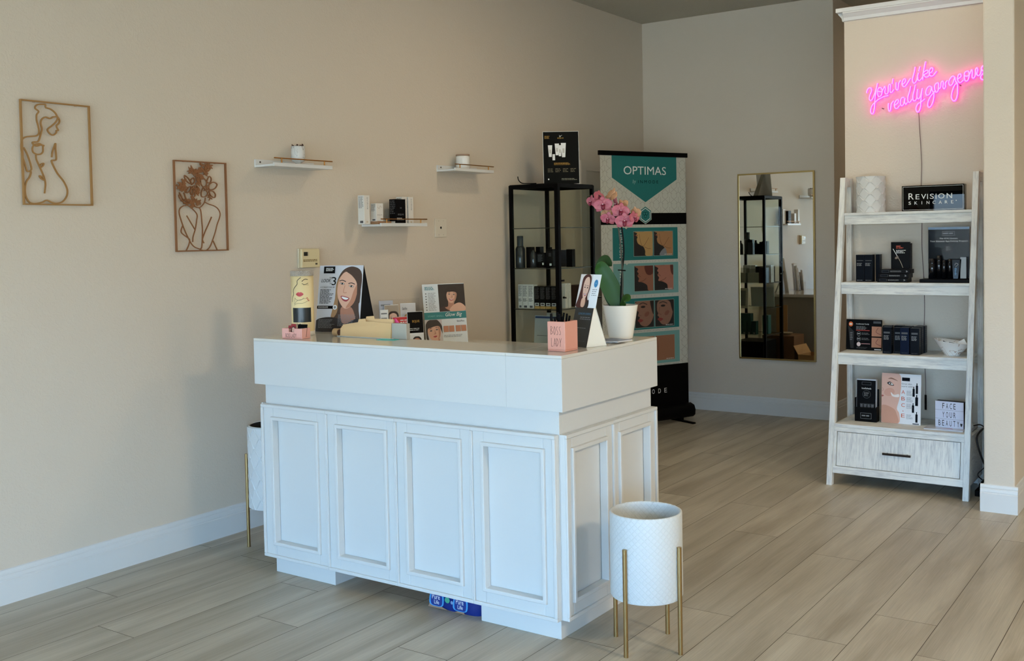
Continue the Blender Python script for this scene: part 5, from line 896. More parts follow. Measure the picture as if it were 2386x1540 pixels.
for k in range(2):
    t2 = MB().box(-0.07, 0.07, -0.045, 0.045, 0, 0.15 - .01 * k, glass('clear plastic box', (.9, .92, .9))).build('clear_box', None, 0.002, (-4.055 + .142 * k, 6.30, Z)); tag(t2, ('left clear plastic box' if k == 0 else 'right clear plastic box') + ' at the back of the cabinet\'s white-carton shelf', 'box', 'clear plastic boxes in the display cabinet')
    MB().box(-0.06, 0.06, -0.035, 0.035, 0.002, 0.10, P(206, 204, 190, 0.5, name='cream box insert')).build('insert', t2)
carton('carton', (-3.808, 6.32, Z), 0.068, 0.10, 0.155, P(54, 34, 28, 0.4, name='dark brown carton'), 'dark brown carton at the back of the cabinet, seen in the mirror', 'dark brown cartons')
Z = SZ[2]
def sgn(A, w, h): A.rect(w * .02, h * .9, w * .98, h * .97, P(54, 80, 128, 0.45, name='blue stripe')); A.text('NO', w * .6, h * .60, w * .7, h * .64, M_DGR) if False else A.copy(w * .6, h * .58, w * .8, h * .63, 1, M_BLACK, 3, .6); A.copy(w * .5, h * .40, w * .9, h * .47, 2, M_DGR, 4, .3); A.copy(w * .1, h * .28, w * .9, h * .31, 1, M_DGR, 5, .5)
poster('notice_board', (-3.915, 6.075, Z + 0.001), 0, 0.245, 0.200, 0.10, 'white notice with a blue stripe, standing low in the display cabinet', sgn, P(196, 202, 200, 0.4, name='white notice'), 'notice', False)
t2 = poster('picture_frame', (-4.03, 6.36, Z + 0.001), math.pi, 0.13, 0.20, 0.08, 'cream picture frame at the back of the cabinet, seen in the mirror', lambda A, w, h: A.rect(w * .18, h * .12, w * .82, h * .88, P(120, 126, 122, 0.3, name='grey print')), P(206, 200, 182, 0.5, name='cream frame'), 'picture frame', False, th=.01)
Z = SZ[1]; M_TL = P(20, 66, 64, 0.4, name='dark teal carton')
for k in range(4): carton('carton', (-4.07 + k * 0.052, 6.30, Z), 0.046, 0.06, 0.135, M_TL, 'dark teal carton low in the cabinet, ' + ('first', 'second', 'third', 'fourth')[k] + ' from the wall, seen in the mirror', 'dark teal cartons', rz=math.pi, front=lambda A, w, h: A.rect(w * .3, h * .05, w * .7, h * .16, M_GREY))
carton('carton', (-4.03, 6.30, Z + 0.1355), 0.17, 0.07, 0.075, M_TL, 'dark teal carton lying across the row of teal cartons', 'dark teal cartons', rz=math.pi)
carton('carton', (-3.83, 6.20, Z), 0.06, 0.08, 0.19, P(24, 84, 78, 0.4, name='teal carton'), 'taller teal carton near the cabinet door, seen in the mirror', 'dark teal cartons')
Z = SZ[0]; carton('carton', (-3.95, 6.20, Z), 0.30, 0.36, 0.21, M_BLACK, 'large black box at the bottom of the display cabinet', 'dark teal cartons')
# ------------------------------------------------------------------ roll-up banner
bl_t = bl_b = Vector((-3.914, 6.832)); br_t = br_b = Vector((-3.575, 7.611))
ob = (-3.757, 7.215, 0); t = thing('rollup_banner', ob, 'tall roll-up banner with teal panels and before-and-after face photos in the corner', 'banner')
zz_ = lambda v: 1.49 + (v - 1.49) * 0.947
def bfn(u, v, d):
    k = (zz_(v) - 0.05) / (2.11 - 0.05); l = bl_b.lerp(bl_t, k); r = br_b.lerp(br_t, k); p = l.lerp(r, u / 0.85); n = (r - l).normalized(); nx, ny = n.y, -n.x
    return (p.x + nx * d - ob[0], p.y + ny * d - ob[1], zz_(v))
b = MB(); vs = []; ny_ = 12
for i in range(ny_ + 1):
    v = -0.02 + (2.14 + 0.02) * i / ny_; vs += [bfn(0, v, 0), bfn(0.85, v, 0), bfn(0.85, v, -0.001), bfn(0, v, -0.001)]
fs = []
for i in range(ny_):
    for j in range(4): fs.append((i * 4 + j, i * 4 + (j + 1) % 4, i * 4 + 4 + (j + 1) % 4, i * 4 + 4 + j))
b.add(vs, fs, M_BLACK); b.build('print_sheet', t)
A = Art(bfn, 0.0002)
def strips(A, u0, v0, u1, v1, m, n=6):
    for i in range(n): A.rect(u0, v0 + (v1 - v0) * i / n, u1, v0 + (v1 - v0) * (i + 1) / n, m)
M_BW = P(196, 196, 184, 0.5, name='banner white'); M_BH = P(160, 156, 144, 0.5, name='banner hexagon line'); M_T1 = P(30, 112, 110, 0.5, name='banner teal'); M_T2 = P(112, 160, 154, 0.5, name='banner pale teal')
strips(A, 0, 0.405, 0.85, 2.138, M_BW, 10); A.layer()
hx = 0.052
for r in range(0, 44):
    for c in range(0, 11):
        cu, cv = c * hx * 1.74 + (hx * .87 if r % 2 else 0), 0.42 + r * hx * 1.5 * .53
        if r % 2 == 0 and 0.02 < cv < 2.10:
            P_ = [(min(max(cu + hx * .62 * math.cos(math.radians(30 + 60 * k)), 0.002), 0.848), min(max(cv + hx * .80 * math.sin(math.radians(30 + 60 * k)), 0.41), 2.13)) for k in range(7)]
            for k in range(6):
                if abs(P_[k][0] - P_[k + 1][0]) + abs(P_[k][1] - P_[k + 1][1]) > 0.004: A.line([P_[k], P_[k + 1]], 0.0028, M_BH)
            cu2, cv2 = cu + hx * .87, cv + hx * .4
            for dx, dy in ((0, .8), (-.55, -.35), (.55, -.35)):
                q0 = (min(max(cu2, .002), .848), min(cv2, 2.13)); q1 = (min(max(cu2 + dx * hx, .002), .848), min(cv2 + dy * hx, 2.13))
                if abs(q0[0] - q1[0]) + abs(q0[1] - q1[1]) > 0.004: A.line([q0, q1], 0.0028, M_BH)
A.layer(2)
A.poly([(0.105, 1.955), (0.435, 1.752), (0.765, 1.945), (0.765, 2.138), (0.105, 2.138)], M_BW).layer()
A.poly([(0.111, 1.957), (0.435, 1.760), (0.753, 1.950), (0.753, 2.138), (0.111, 2.138)], M_T1).layer()
A.text('OPTIMAS', 0.225, 1.985, 0.645, 2.052, M_PAPER); A.text('by', 0.31, 1.905, 0.345, 1.945, P(150, 186, 180, 0.5, name='pale teal script'), shear=.3); A.text('I N M O D E', 0.365, 1.915, 0.565, 1.940, M_BLACK)
A.rect(0, 1.578, 0.85, 1.672, M_BLACK).layer()
hexp = lambda cx, cy, rx, ry: [(cx, cy + ry), (cx + rx, cy + ry * .5), (cx + rx, cy - ry * .5), (cx, cy - ry), (cx - rx, cy - ry * .5), (cx - rx, cy + ry * .5)]
for rr, m in ((1.0, M_BW), (.94, M_T1), (.80, M_PAPER), (.72, M_T1)): A.poly(hexp(0.432, 1.655, .060 * rr, .074 * rr), m).layer()
for a, bq in ((-.012, .012), (.012, .012), (0, -.010)): A.line([(0.432 + a + .013 * math.cos(k * .63), 1.655 + bq + .013 * math.sin(k * .63)) for k in range(11)], 0.003, M_BLACK)
def panel_(v0, v1, m, p0, p1, kind):
    A.rect(0.100, v0 - .008, 0.765, v1 + .008, M_BW).layer(); A.rect(0.108, v0, 0.755, v1, m).layer(); A.poly([(0.215, v1 + .012), (0.240, v1 - .012), (0.265, v1 + .012)], M_BW)
    for i, (u0, u1) in enumerate(((0.312, 0.498), (0.510, 0.702))):
        A.rect(u0 - .003, p0 - .003, u1 + .003, p1 + .003, P(150, 170, 160, 0.5, name='photo border')).layer(); A.rect(u0, p0, u1, p1, P(34, 32, 32, 0.5, name='photo dark')).layer(); w = u1 - u0; h = p1 - p0
        F = lambda q: [(u0 + a * w, p0 + b_ * h) for a, b_ in q]
        A.clip = (u0, p0, u1, p1)
        SKs = {'neck': P(184, 146, 92, 0.5, name='photo ochre skin'), 'side': P(148, 98, 76, 0.5, name='photo tan skin'), 'side2': P(168, 112, 92, 0.5, name='photo pinkish skin'), 'face': P(140, 102, 84, 0.5, name='photo brown skin'), 'torso': P(150, 104, 78, 0.5, name='photo torso skin')}; DKs = P(104, 66, 48, 0.5, name='photo skin crease'); RD = P(132, 56, 50, 0.5, name='photo lip')
        if kind == 'neck':
            A.curve(F([(.04, .99), (.18, .93), (.12, .84), (.2, .78), (.16, .68), (.22, .52), (.40, .42), (.52, .36), (.60, .2), (.62, .02), (.99, .02), (.99, .99), (.5, .99)]), SKs['neck'] if i == 0 else P(170, 124, 84, 0.5, name='photo tan neck')).layer(); A.line(F([(.3, .9), (.35, .6), (.5, .4), (.8, .75)]), .003, DKs); A.line(F([(.55, .38), (.75, .3), (.9, .3)]), .003, DKs); A.line(F([(.05, .86), (.15, .83), (.22, .86)]), .005, RD)
            if i: A.curve(F([(.3, .02), (.4, .2), (.6, .3), (.66, .02)]), M_GREY)
        elif kind == 'side':
            A.curve(F([(.02, .99), (.20, .88), (.14, .78), (.22, .70), (.16, .60), (.24, .50), (.2, .38), (.42, .34), (.66, .22), (.72, .02), (.99, .02), (.99, .99), (.5, .99)]), SKs['side'] if i == 0 else SKs['side2']).layer(); A.curve(F([(.55, .99), (.62, .7), (.8, .62), (.99, .7), (.99, .99)]) if i == 0 else F([(.84, .99), (.88, .7), (.99, .6), (.99, .99)]), P(92, 48, 40, 0.5, name='photo auburn hair')); A.line(F([(.12, .64), (.24, .62), (.32, .56)]), .004, DKs); A.line(F([(.3, .36), (.5, .42), (.62, .5)]), .004, DKs)
        elif kind == 'face':
            A.curve(F([(.08, .99), (.02, .7), (.18, .60), (.14, .45), (.24, .40), (.2, .28), (.3, .10), (.6, .04), (.86, .2), (.99, .5), (.99, .99)]) if i == 0 else F([(.12, .9), (.10, .62), (.16, .50), (.12, .42), (.2, .36), (.22, .20), (.4, .06), (.7, .10), (.9, .4), (.92, .7), (.7, .97), (.3, .99)]), SKs['face']).layer(); A.ell(u0 + w * .42, p0 + h * .78, w * .12, h * .04, M_PDK); A.line(F([(.22, .88), (.42, .93), (.64, .86)]), .006, M_PDK); A.curve(F([(.12, .28), (.26, .33), (.42, .27), (.26, .20)]), RD); A.curve(F([(.8, .99), (.99, .99), (.99, .5), (.9, .6)]), P(34, 24, 22, 0.5, name='photo black hair')); A.line(F([(.24, .74), (.2, .50), (.32, .45)]), .003, DKs); A.ell(u0 + w * .62, p0 + h * .5, w * .14, h * .08, P(128, 82, 66, 0.5, name='photo blotch'), .6)
        else:
            A.rect(u0, p0, u1, p1, SKs['torso']).layer(); A.line(F([(.05, .98), (.12, .5), (.05, .02)]), .004, DKs)
        A.layer(); A.copy(u0 + w * .55, p0 + h * .02, u1 - .004, p0 + h * .07, 1, P(190, 190, 184, 0.5, name='photo credit'), 3, .6) if i else None
        A.clip = None
    A.layer()
panel_(1.288, 1.553, M_T1, 1.320, 1.520, 'neck'); panel_(1.006, 1.262, M_T2, 1.033, 1.240, 'side'); panel_(0.716, 0.975, M_T1, 0.732, 0.950, 'face'); panel_(0.425, 0.690, M_T2, 0.450, 0.656, 'torso')
A.text('MORPHEUS', 0.165, 1.310, 0.196, 1.540, M_PAPER, rot=True); A.text('FORMA', 0.165, 1.05, 0.196, 1.22, M_PAPER, rot=True)
for i, ch in enumerate('INMODE'):
    u = 0.28 + .062 * i; A.text(ch, u, 0.176, u + (.008 if ch == 'I' else .026), 0.214, M_PAPER)
A.build('artwork', t)
b = MB(); p0, p1 = bfn(-.012, 2.165, 0), bfn(.862, 2.165, 0); n0 = bfn(0, 2.15, .01); 
b.hexa([bfn(-.012, 2.135, -.008), bfn(.865, 2.135, -.008), bfn(.865, 2.135, .008), bfn(-.012, 2.135, .008), bfn(-.012, 2.172, -.008), bfn(.865, 2.172, -.008), bfn(.865, 2.172, .008), bfn(-.012, 2.172, .008)], M_BLACK); b.build('top_bar', t, 0.001)
zf = lambda z: 1.49 + (z - 1.49) / 0.947
b = MB(); prof = [(.03, .03), (.055, .05), (.06, .09), (.045, .125), (0.0, .14), (-.045, .125), (-.06, .09), (-.055, .05), (-.03, .03)]
b.prism(prof, lambda u, v, d: bfn(d, zf(v), u), -.02, .87, M_BLACK, True); b.build('base_cassette', t)
for u in (.12, .74):
    b = MB(); b.hexa([bfn(u, zf(.0005), -.13), bfn(u + .03, zf(.0005), -.13), bfn(u + .03, zf(.0005), .17), bfn(u, zf(.0005), .17), bfn(u, zf(.012), -.13), bfn(u + .03, zf(.012), -.13), bfn(u + .03, zf(.012), .17), bfn(u, zf(.012), .17)], M_BLACK); b.hexa([bfn(u, zf(.012), -.03), bfn(u + .03, zf(.012), -.03), bfn(u + .03, zf(.012), .03), bfn(u, zf(.012), .03), bfn(u, zf(.032), -.03), bfn(u + .03, zf(.032), -.03), bfn(u + .03, zf(.032), .03), bfn(u, zf(.032), .03)], M_BLACK); b.build('foot', t)
b = MB(); b.tube([bfn(.42, zf(.13), -.03), bfn(.42, 2.15, -.012)], .009, M_CHROME, 10); b.build('pole', t)
# ------------------------------------------------------------------ gold framed mirror
om = (-3.02, YB, 1.216); mw, mh = 0.640, 1.520; t = thing('wall_mirror', om, 'tall slim gold-framed mirror hanging on the back wall', 'mirror')
b = MB(); fw = 0.012
M_GF = P(178, 156, 104, 0.35, 1.0, name='thin gold frame')
b.box(-mw / 2, mw / 2, -0.026, -0.001, -mh / 2, -mh / 2 + fw, M_GF).box(-mw / 2, mw / 2, -0.026, -0.001, mh / 2 - fw, mh / 2, M_GF).box(-mw / 2, -mw / 2 + fw, -0.026, -0.001, -mh / 2 + fw, mh / 2 - fw, M_GF).box(mw / 2 - fw, mw / 2, -0.026, -0.001, -mh / 2 + fw, mh / 2 - fw, M_GF); b.build('frame', t, 0.001)
MB().box(-mw / 2 + fw, mw / 2 - fw, -0.020, -0.004, -mh / 2 + fw, mh / 2 - fw, M_MIRR).build('glass', t)
# ------------------------------------------------------------------ ladder shelf
ol = (-1.561, 6.25, 0); t = thing('ladder_shelf', ol, 'whitewashed wooden ladder shelf with a bottom drawer, in the niche beneath the neon sign', 'shelf unit')
yf = lambda z: 6.02 + 0.1715 * z
LX0, LX1, LW, LD, YBK = -1.952, -1.170, 0.032, 0.040, 6.484
for x0 in (LX0, LX1 - LW):
    b = MB(ol); x1 = x0 + LW; b.hexa([(x0, yf(0), 0), (x1, yf(0), 0), (x1, yf(0) + LD, 0), (x0, yf(0) + LD, 0), (x0, yf(1.815), 1.815), (x1, yf(1.815), 1.815), (x1, yf(1.815) + LD, 1.815), (x0, yf(1.815) + LD, 1.815)], M_WWV); b.build('front_leg', t, 0.002)
    MB(ol).box(x0, x1, YBK - LD, YBK, 0, 1.815, M_WWV).build('rear_leg', t, 0.002)
    MB(ol).box(x0 + .002, x1 - .002, yf(1.815) + LD + .0005, YBK - LD - .0005, 1.760, 1.812, M_WWH).build('side_rail', t, 0.001)
    b = MB(ol); xa, xb = (x0 + .006, x1 - .006); b.hexa([(xa, yf(.07) + LD, .07), (xb, yf(.07) + LD, .07), (xb, YBK - LD, .07), (xa, YBK - LD, .07), (xa, yf(.34) + LD, .34), (xb, yf(.34) + LD, .34), (xb, YBK - LD, .34), (xa, YBK - LD, .34)], M_WWH); b.build('side_panel', t)
for z in (1.600, 1.185, 0.770):
    sh = MB(ol).box(LX0 + LW + .0005, LX1 - LW - .0005, yf(z) + .002, YBK - .002, z - .016, z, M_WWH).build('shelf_board', t, 0.0015)
    MB(ol).box(LX0 + LW + .0005, LX1 - LW - .0005, yf(z) + .010, yf(z) + .028, z - .070, z - .0165, M_WWH).build('apron', sh, 0.001)
    MB(ol).box(LX0 + LW + .0005, LX1 - LW - .0005, YBK - .02, YBK - .004, z - .060, z - .0165, M_WWH).build('apron', sh, 0.001)
z = 0.357
MB(ol).box(LX0 + LW + .0005, LX1 - LW - .0005, yf(z) + .002, YBK - .002, z - .020, z, M_WWH).build('shelf_board', t, 0.0015)
b = MB(ol)
def slab(b, xa, xb, za, zb, m, off=0.006, th=.02): b.hexa([(xa, yf(za) + off, za), (xb, yf(za) + off, za), (xb, yf(za) + off + th, za), (xa, yf(za) + off + th, za), (xa, yf(zb) + off, zb), (xb, yf(zb) + off, zb), (xb, yf(zb) + off + th, zb), (xa, yf(zb) + off + th, zb)], m)
i0, i1 = LX0 + LW + .0005, LX1 - LW - .0005
slab(b, i0, i1, .0715, .112, M_WWH); slab(b, i0, i1, .312, .3365, M_WWH); slab(b, i0, i0 + .016, .112, .312, M_WWV); slab(b, i1 - .016, i1, .112, .312, M_WWV)
b.box(i0, i1, YBK - .02, YBK - .004, .07, .336, M_WWH).box(i0, i1, yf(.07) + .03, YBK - .021, .072, .082, M_WWH); b.build('drawer_frame', t, 0.0012)
b = MB(ol); slab(b, i0 + .019, i1 - .019, .115, .309, M_WWV, 0.008); dw = b.build('drawer', t, 0.001)
b = MB(ol); zc = .212; yc = yf(zc) + .008; b.box(-1.634, -1.478, yc - .028, yc - .020, zc - .006, zc + .006, P(52, 42, 36, 0.35, 0.7, name='dark bronze')).box(-1.615, -1.607, yc - .020, yc, zc - .004, zc + .004, P(52, 42, 36, 0.35, 0.7, name='dark bronze')).box(-1.505, -1.497, yc - .020, yc, zc - .004, zc + .004, P(52, 42, 36, 0.35, 0.7, name='dark bronze')); b.build('handle', dw, 0.001)
# ---- top level
Z1 = 1.6005
t = thing('faceted_vase', (-1.785, 6.385, Z1), 'white faceted diamond-pattern vase on the top of the ladder shelf', 'vase')
b = facet_shell(0.083, 0, 0.215, 6, 7, M_DIA, 0.006); b.lathe(0, 0, [(0.081, 0.0), (0.081, 0.213), (0.078, 0.215), (0.072, 0.213), (0.070, 0.02), (0, 0.02)], M_DIA, 40); b.build('vase', t)
t = thing('shop_sign', (-1.420, 6.335, Z1), 'black REVISION SKINCARE block sign on the top of the ladder shelf', 'sign')
M_SGN = P(3, 4, 5, 0.01, name='gloss black acrylic', Specular_IOR_Level=0.24); MB().box(-0.172, 0.172, 0, 0.055, 0, 0.148, M_SGN).build('block', t, 0.0008)
A = Art(lambda u, v, d: (u, -d, v)); 
for q in ((-.166, .006, .166, .0075), (-.166, .1405, .166, .142), (-.166, .0075, -.1645, .1405), (.1645, .0075, .166, .1405)): A.rect(*q, M_PAPER)
u = -.134
A.text('R', u, .068, u + .029, .104, M_PAPER)
for ch, du, ww in (('E', .040, .021), ('V', .071, .027), ('I', .104, .004), ('S', .119, .022), ('I', .151, .004), ('O', .165, .034), ('N', .211, .029)): A.text(ch, u + du, .068, u + du + ww, .097, M_PAPER)
for i, (ch, ww) in enumerate((('S', .014), ('K', .016), ('I', .003), ('N', .016), ('C', .016), ('A', .017), ('R', .015), ('E', .013))): A.text(ch, u + i * .0335 + (.006 if ch == 'I' else 0), .038, u + i * .0335 + ww + (.006 if ch == 'I' else 0), .056, M_PAPER)
A.ell(u + .262, .054, .0028, .0028, M_PAPER); A.build('lettering', t)
# ---- second level
Z2 = 1.1855; M_NAVY = P(12, 16, 24, 0.3, name='navy black carton', Specular_IOR_Level=0.07); GB = 'black skincare cartons on the ladder shelf'
def nv(A, w, h): A.rect(w * .12, h * .78, w * .9, h * .79, M_GREY); A.copy(w * .12, h * .58, w * .8, h * .70, 3, M_GREY, 3, .5); A.copy(w * .12, h * .04, w * .9, h * .07, 1, M_GREY, 8, .5)
carton('carton', (-1.828, 6.325, Z2), 0.048, 0.05, 0.162, M_NAVY, 'left one of the two tall cartons on the second ladder shelf', GB, nv)
carton('carton', (-1.778, 6.325, Z2), 0.048, 0.05, 0.162, M_NAVY, 'right one of the two tall cartons on the second ladder shelf', GB, nv)
carton('carton', (-1.742, 6.390, Z2), 0.024, 0.05, 0.162, M_NAVY, 'narrow tall carton behind the pair on the second ladder shelf', GB)
def fl_(A, w, h): A.rect(w * .08, h * .25, w * .32, h * .8, M_DGR); A.layer(); A.rect(w * .09, h * .3, w * .31, h * .75, M_NAVY); A.copy(w * .36, h * .35, w * .75, h * .7, 2, M_GREY, 3, .5); A.poly([(w * .88, h * .3), (w * .94, h * .5), (w * .88, h * .8)], M_GREY)
for k, n_ in enumerate(('bottom', 'middle', 'top')): carton('carton', (-1.632 + k * 0.007, 6.315, Z2 + k * 0.0255), 0.172, 0.10, 0.0248, P(13, 13, 15, 0.35, name='flat black carton', Specular_IOR_Level=0.07), n_ + ' one of the three flat black cartons stacked on the ladder shelf', GB, fl_)
t = carton('brochure_box', (-1.602, 6.345, Z2 + 0.077), 0.105, 0.03, 0.158, M_CB, 'black brochure holder with a brush picture, standing on the flat cartons', None, None, None, 0.0, 'brochure holder')
A = Art(lambda u, v, d: (u - .0525, -.015 - d, v)); A.copy(.03, .118, .072, .138, 2, P(196, 82, 56, 0.5, name='orange print'), 2, .5); A.copy(.03, .09, .09, .112, 3, M_PAPER, 4, .45); A.line([(.012, .118), (.022, .100), (.036, .075)], .003, M_PAPER); A.line([(.036, .075), (.055, .04), (.068, .006)], .0022, P(190, 176, 150, 0.5, name='brush handle')); A.ell(.033, .066, .012, .007, P(120, 104, 92, 0.5, name='brush tip'), .5); A.build('front_print', t)
MB().box(.054, .062, -.012, .012, .0, .150, P(26, 24, 24, 0.4, name='holder edge', Specular_IOR_Level=0.07)).build('holder_side', t)
# display of the DEJ system
t = thing('product_display', (-1.338, 6.330, Z2), 'clear-framed black DEJ system display board on its tray, right side of the ladder shelf', 'product display')
MB().box(-0.138, 0.130, -0.078, 0.045, 0, 0.020, M_BLACK).build('tray', t, 0.002)
b = MB(); b.box(-0.112, 0.112, 0.028, 0.031, 0.0205, 0.318, P(10, 15, 22, 0.16, name='glossy navy board', Specular_IOR_Level=0.07)); b.build('board', t)
MB().box(-0.114, 0.114, 0.0235, 0.0265, 0.0205, 0.320, M_ACRYL).build('acrylic_front', t)
A = Art(lambda u, v, d: (u, .028 - d, v)); A.rect(-.112, .304, .112, .318, P(120, 146, 176, 0.4, name='pale blue strip')); A.rect(-.035, .268, .033, .293, M_GREY).layer().rect(-.033, .270, .031, .291, P(10, 15, 22, 0.16, name='glossy navy board', Specular_IOR_Level=0.07)).layer().copy(-.03, .273, .028, .288, 1, M_GREY, 3, .5)
A.text('The D·E·J System:', -.050, .246, .050, .256, M_PAPER); A.text('Your Essential Age-Defying Program', -.102, .230, .102, .241, M_PAPER); A.ell(-.002, .192, .023, .023, M_DGR).layer().ell(-.002, .192, .0215, .0215, P(10, 15, 22, 0.16, name='glossy navy board', Specular_IOR_Level=0.07)).layer().copy(-.015, .180, .012, .206, 4, M_GREY, 5, .4); A.build('board_print', t)
M_BT = P(10, 12, 16, 0.12, name='black gloss bottle'); GB2 = 'black bottles on the display tray'
def tb(loc, r, h, cap, label): return bottle('bottle', loc, [(0, 0), (r, 0), (r, h), (r * .9, h + .003)], M_BT, label, GB2, [(r * .8, h + .003), (r * .8, h + .003 + cap), (0, h + .004 + cap)], M_BT, 20)
zt_ = Z2 + .0205
tb((-1.420, 6.318, zt_), .020, .085, .028, 'leftmost black bottle on the display tray'); tb((-1.385, 6.330, zt_), .017, .10, .03, 'black bottle second from left on the display tray'); tb((-1.354, 6.312, zt_), .012, .085, .018, 'slimmest black bottle at the middle of the display tray'); tb((-1.325, 6.325, zt_), .014, .09, .02, 'black bottle just right of the slimmest one')
tt = thing('tube', (-1.288, 6.305, zt_), 'black upturned tube with a white swirl on the display tray', 'tube', GB2); b = MB(); b.hexa([(-.014, -.010, 0), (.014, -.010, 0), (.014, .010, 0), (-.014, .010, 0), (-.023, -.002, .112), (.023, -.002, .112), (.023, .002, .112), (-.023, .002, .112)], M_BT); b.build('body', tt, 0.002)
A = Art(lambda u, v, d: (u, -.0105 + .0085 * v / .112 - d, v)); A.line([(-.006, .078), (.0, .09), (.012, .084), (.004, .074), (-.002, .066)], .003, M_GREY); A.copy(-.006, .02, .006, .062, 6, P(110, 160, 200, 0.5, name='pale blue print'), 3, .5); A.build('print', tt)
carton('carton', (-1.252, 6.335, zt_), 0.034, 0.03, 0.125, M_BT, 'tall black carton at the right end of the display tray', GB2)
# ---- third level
Z3 = 0.7705
def intel(A, w, h):
    A.ell(w * .13, h * .84, w * .06, h * .08, P(222, 110, 48, 0.45, name='orange seal')).layer().copy(w * .09, h * .8, w * .17, h * .88, 1, M_PAPER, 3, .6); A.poly([(w * .05, h * .8), (w * .22, h * .6), (w * .22, h * .05), (w * .13, h * .05)], P(30, 30, 32, 0.3, name='printed tube')); A.layer().copy(w * .11, h * .3, w * .2, h * .58, 5, M_GREY, 5, .4)
    A.text('Intellishade Family', w * .28, h * .82, w * .64, h * .87, M_PAPER); A.copy(w * .28, h * .66, w * .64, h * .78, 3, M_GREY, 6, .45); A.rect(w * .28, h * .63, w * .66, h * .655, P(170, 60, 50, 0.5, name='red rule'))
    for k, vv in enumerate((.53, .36)): A.ell(w * .36, h * vv, w * .055, h * .07, M_GREY).layer().ell(w * .36, h * vv, w * .047, h * .06, M_CB).layer().copy(w * .325, h * (vv - .015), w * .395, h * (vv + .02), 1, M_PAPER, 4, .6); A.copy(w * .44, h * (vv - .04), w * .66, h * (vv + .04), 2, M_GREY, 9, .3)
    A.ell(w * .36, h * .19, w * .055, h * .07, P(220, 200, 198, 0.5, name='pale seal')); A.rect(w * .43, h * .2, w * .68, h * .215, P(210, 150, 150, 0.5, name='pink rule')); A.copy(w * .3, h * .04, w * .66, h * .1, 2, M_DGR, 12, .4)
    A.rect(w * .72, h * .46, w * .99, h * .78, SK['b']).rect(w * .72, h * .1, w * .99, h * .42, SK['b']); A.layer().line([(w * .9, h * .74), (w * .84, h * .6), (w * .98, h * .52)], .003, P(120, 60, 50, 0.5, name='ear line')).line([(w * .9, h * .38), (w * .84, h * .24), (w * .98, h * .16)], .003, P(120, 60, 50, 0.5, name='ear line')); A.rect(w * .76, h * .88, w * .97, h * .95, M_DGR); A.rect(w * .8, h * .02, w * .99, h * .05, M_PAPER)
poster('counter_card', (-1.820, 6.335, Z3), -0.04, 0.215, 0.185, 0.08, 'landscape black card with an orange seal and two ear photos on the third ladder shelf', intel, M_CB, 'counter card', False)
def cb(A, w, h): A.rect(w * .15, h * .76, w * .85, h * .83, M_DGR); A.copy(w * .15, h * .52, w * .8, h * .70, 4, M_GREY, 3, .5); A.copy(w * .15, h * .04, w * .9, h * .07, 1, M_DGR, 8, .5)
xs = ((-1.650, 6.235), (-1.592, 6.260), (-1.548, 6.228), (-1.491, 6.222)); nm_ = ('front row, leftmost', 'front row, second from left', 'front row, third from left', 'front row, rightmost')
M_NV2 = P(14, 24, 46, 0.3, name='navy carton', Specular_IOR_Level=0.07)
for k, (x, y) in enumerate(xs): carton('carton', (x, y, Z3), 0.050, 0.048, 0.155 - (.004 if k == 1 else 0), (M_NAVY, M_NAVY, M_NV2, M_NAVY)[k], 'black upright carton on the third ladder shelf, ' + nm_[k], 'upright cartons on the third ladder shelf', cb, lambda A, d, h: A.copy(d * .2, h * .3, d * .8, h * .9, 8, M_DGR, 5))
for k, (x, y) in enumerate(((-1.665, 6.300), (-1.607, 6.326), (-1.550, 6.300), (-1.491, 6.285), (-1.487, 6.345))): carton('carton', (x, y, Z3), 0.050, 0.050, 0.158, M_NAVY, 'black upright carton behind the front row, third ladder shelf, ' + ('leftmost', 'second from left', 'third from left', 'fourth from left', 'rearmost at the right end')[k], 'upright cartons on the third ladder shelf', None, lambda A, d, h: A.copy(d * .2, h * .3, d * .8, h * .9, 8, M_DGR, 5))
t = thing('marble_bowl', (-1.302, 6.270, Z3), 'white marbled bowl with brown veins, slanted rim, holding sample sachets', 'bowl')
M_BOWL = P(232, 230, 226, 0.2, name='marble porcelain'); veins(M_BOWL, (150, 108, 84), 6)
b = MB(); n = 40; rings = [(0.040, 0), (0.042, .006), (0.045, .012), (0.070, .040), (0.100, .080), (0.1035, .082), (0.098, .080), (0.066, .042), (0.036, .016)]; vs = []
for r, z in rings:
    for k in range(n):
        a = 2 * math.pi * k / n; s_ = 1 if z < .02 else (z - .01) / .07; zz = z + .013 * s_ * -math.cos(a) ; vs.append((r * math.cos(a), r * math.sin(a) * .82, zz if z > .015 else z))
fs = [(i * n + k, i * n + (k + 1) % n, (i + 1) * n + (k + 1) % n, (i + 1) * n + k) for i in range(len(rings) - 1) for k in range(n)]
b.add(vs, fs, M_BOWL, True).add([v for v in vs[-n:]], [tuple(range(n))], M_BOWL).add(vs[:n], [tuple(range(n - 1, -1, -1))], M_BOWL); b.build('bowl', t)
for k, (x, y, z, ry, lb) in enumerate(((-.045, .0, .060, .5, 'left white sachet with a black label in the marbled bowl'), (-.005, -.01, .056, .2, 'middle white sachet with a black label in the marbled bowl'), (.05, .01, .062, -.55, 'right plain white sachet in the marbled bowl'))):
    o = MB().box(-.026, .026, -.003, .003, -.022, .026, M_PAPER).build('sachet', None, .001, (-1.302 + x, 6.27 + y, Z3 + z)); o.rotation_euler = (-0.5, ry, 0.1); tag(o, lb, 'sachet', 'sachets in the marbled bowl')
    if k < 2: A = Art(lambda u, v, d: (u, -.0032 - d, v)); A.rect(-.014, .008, .014, .019, M_BLACK); A.copy(-.016, -.006, .016, .005, 3, M_GREY, 3, .4); A.build('label', o)
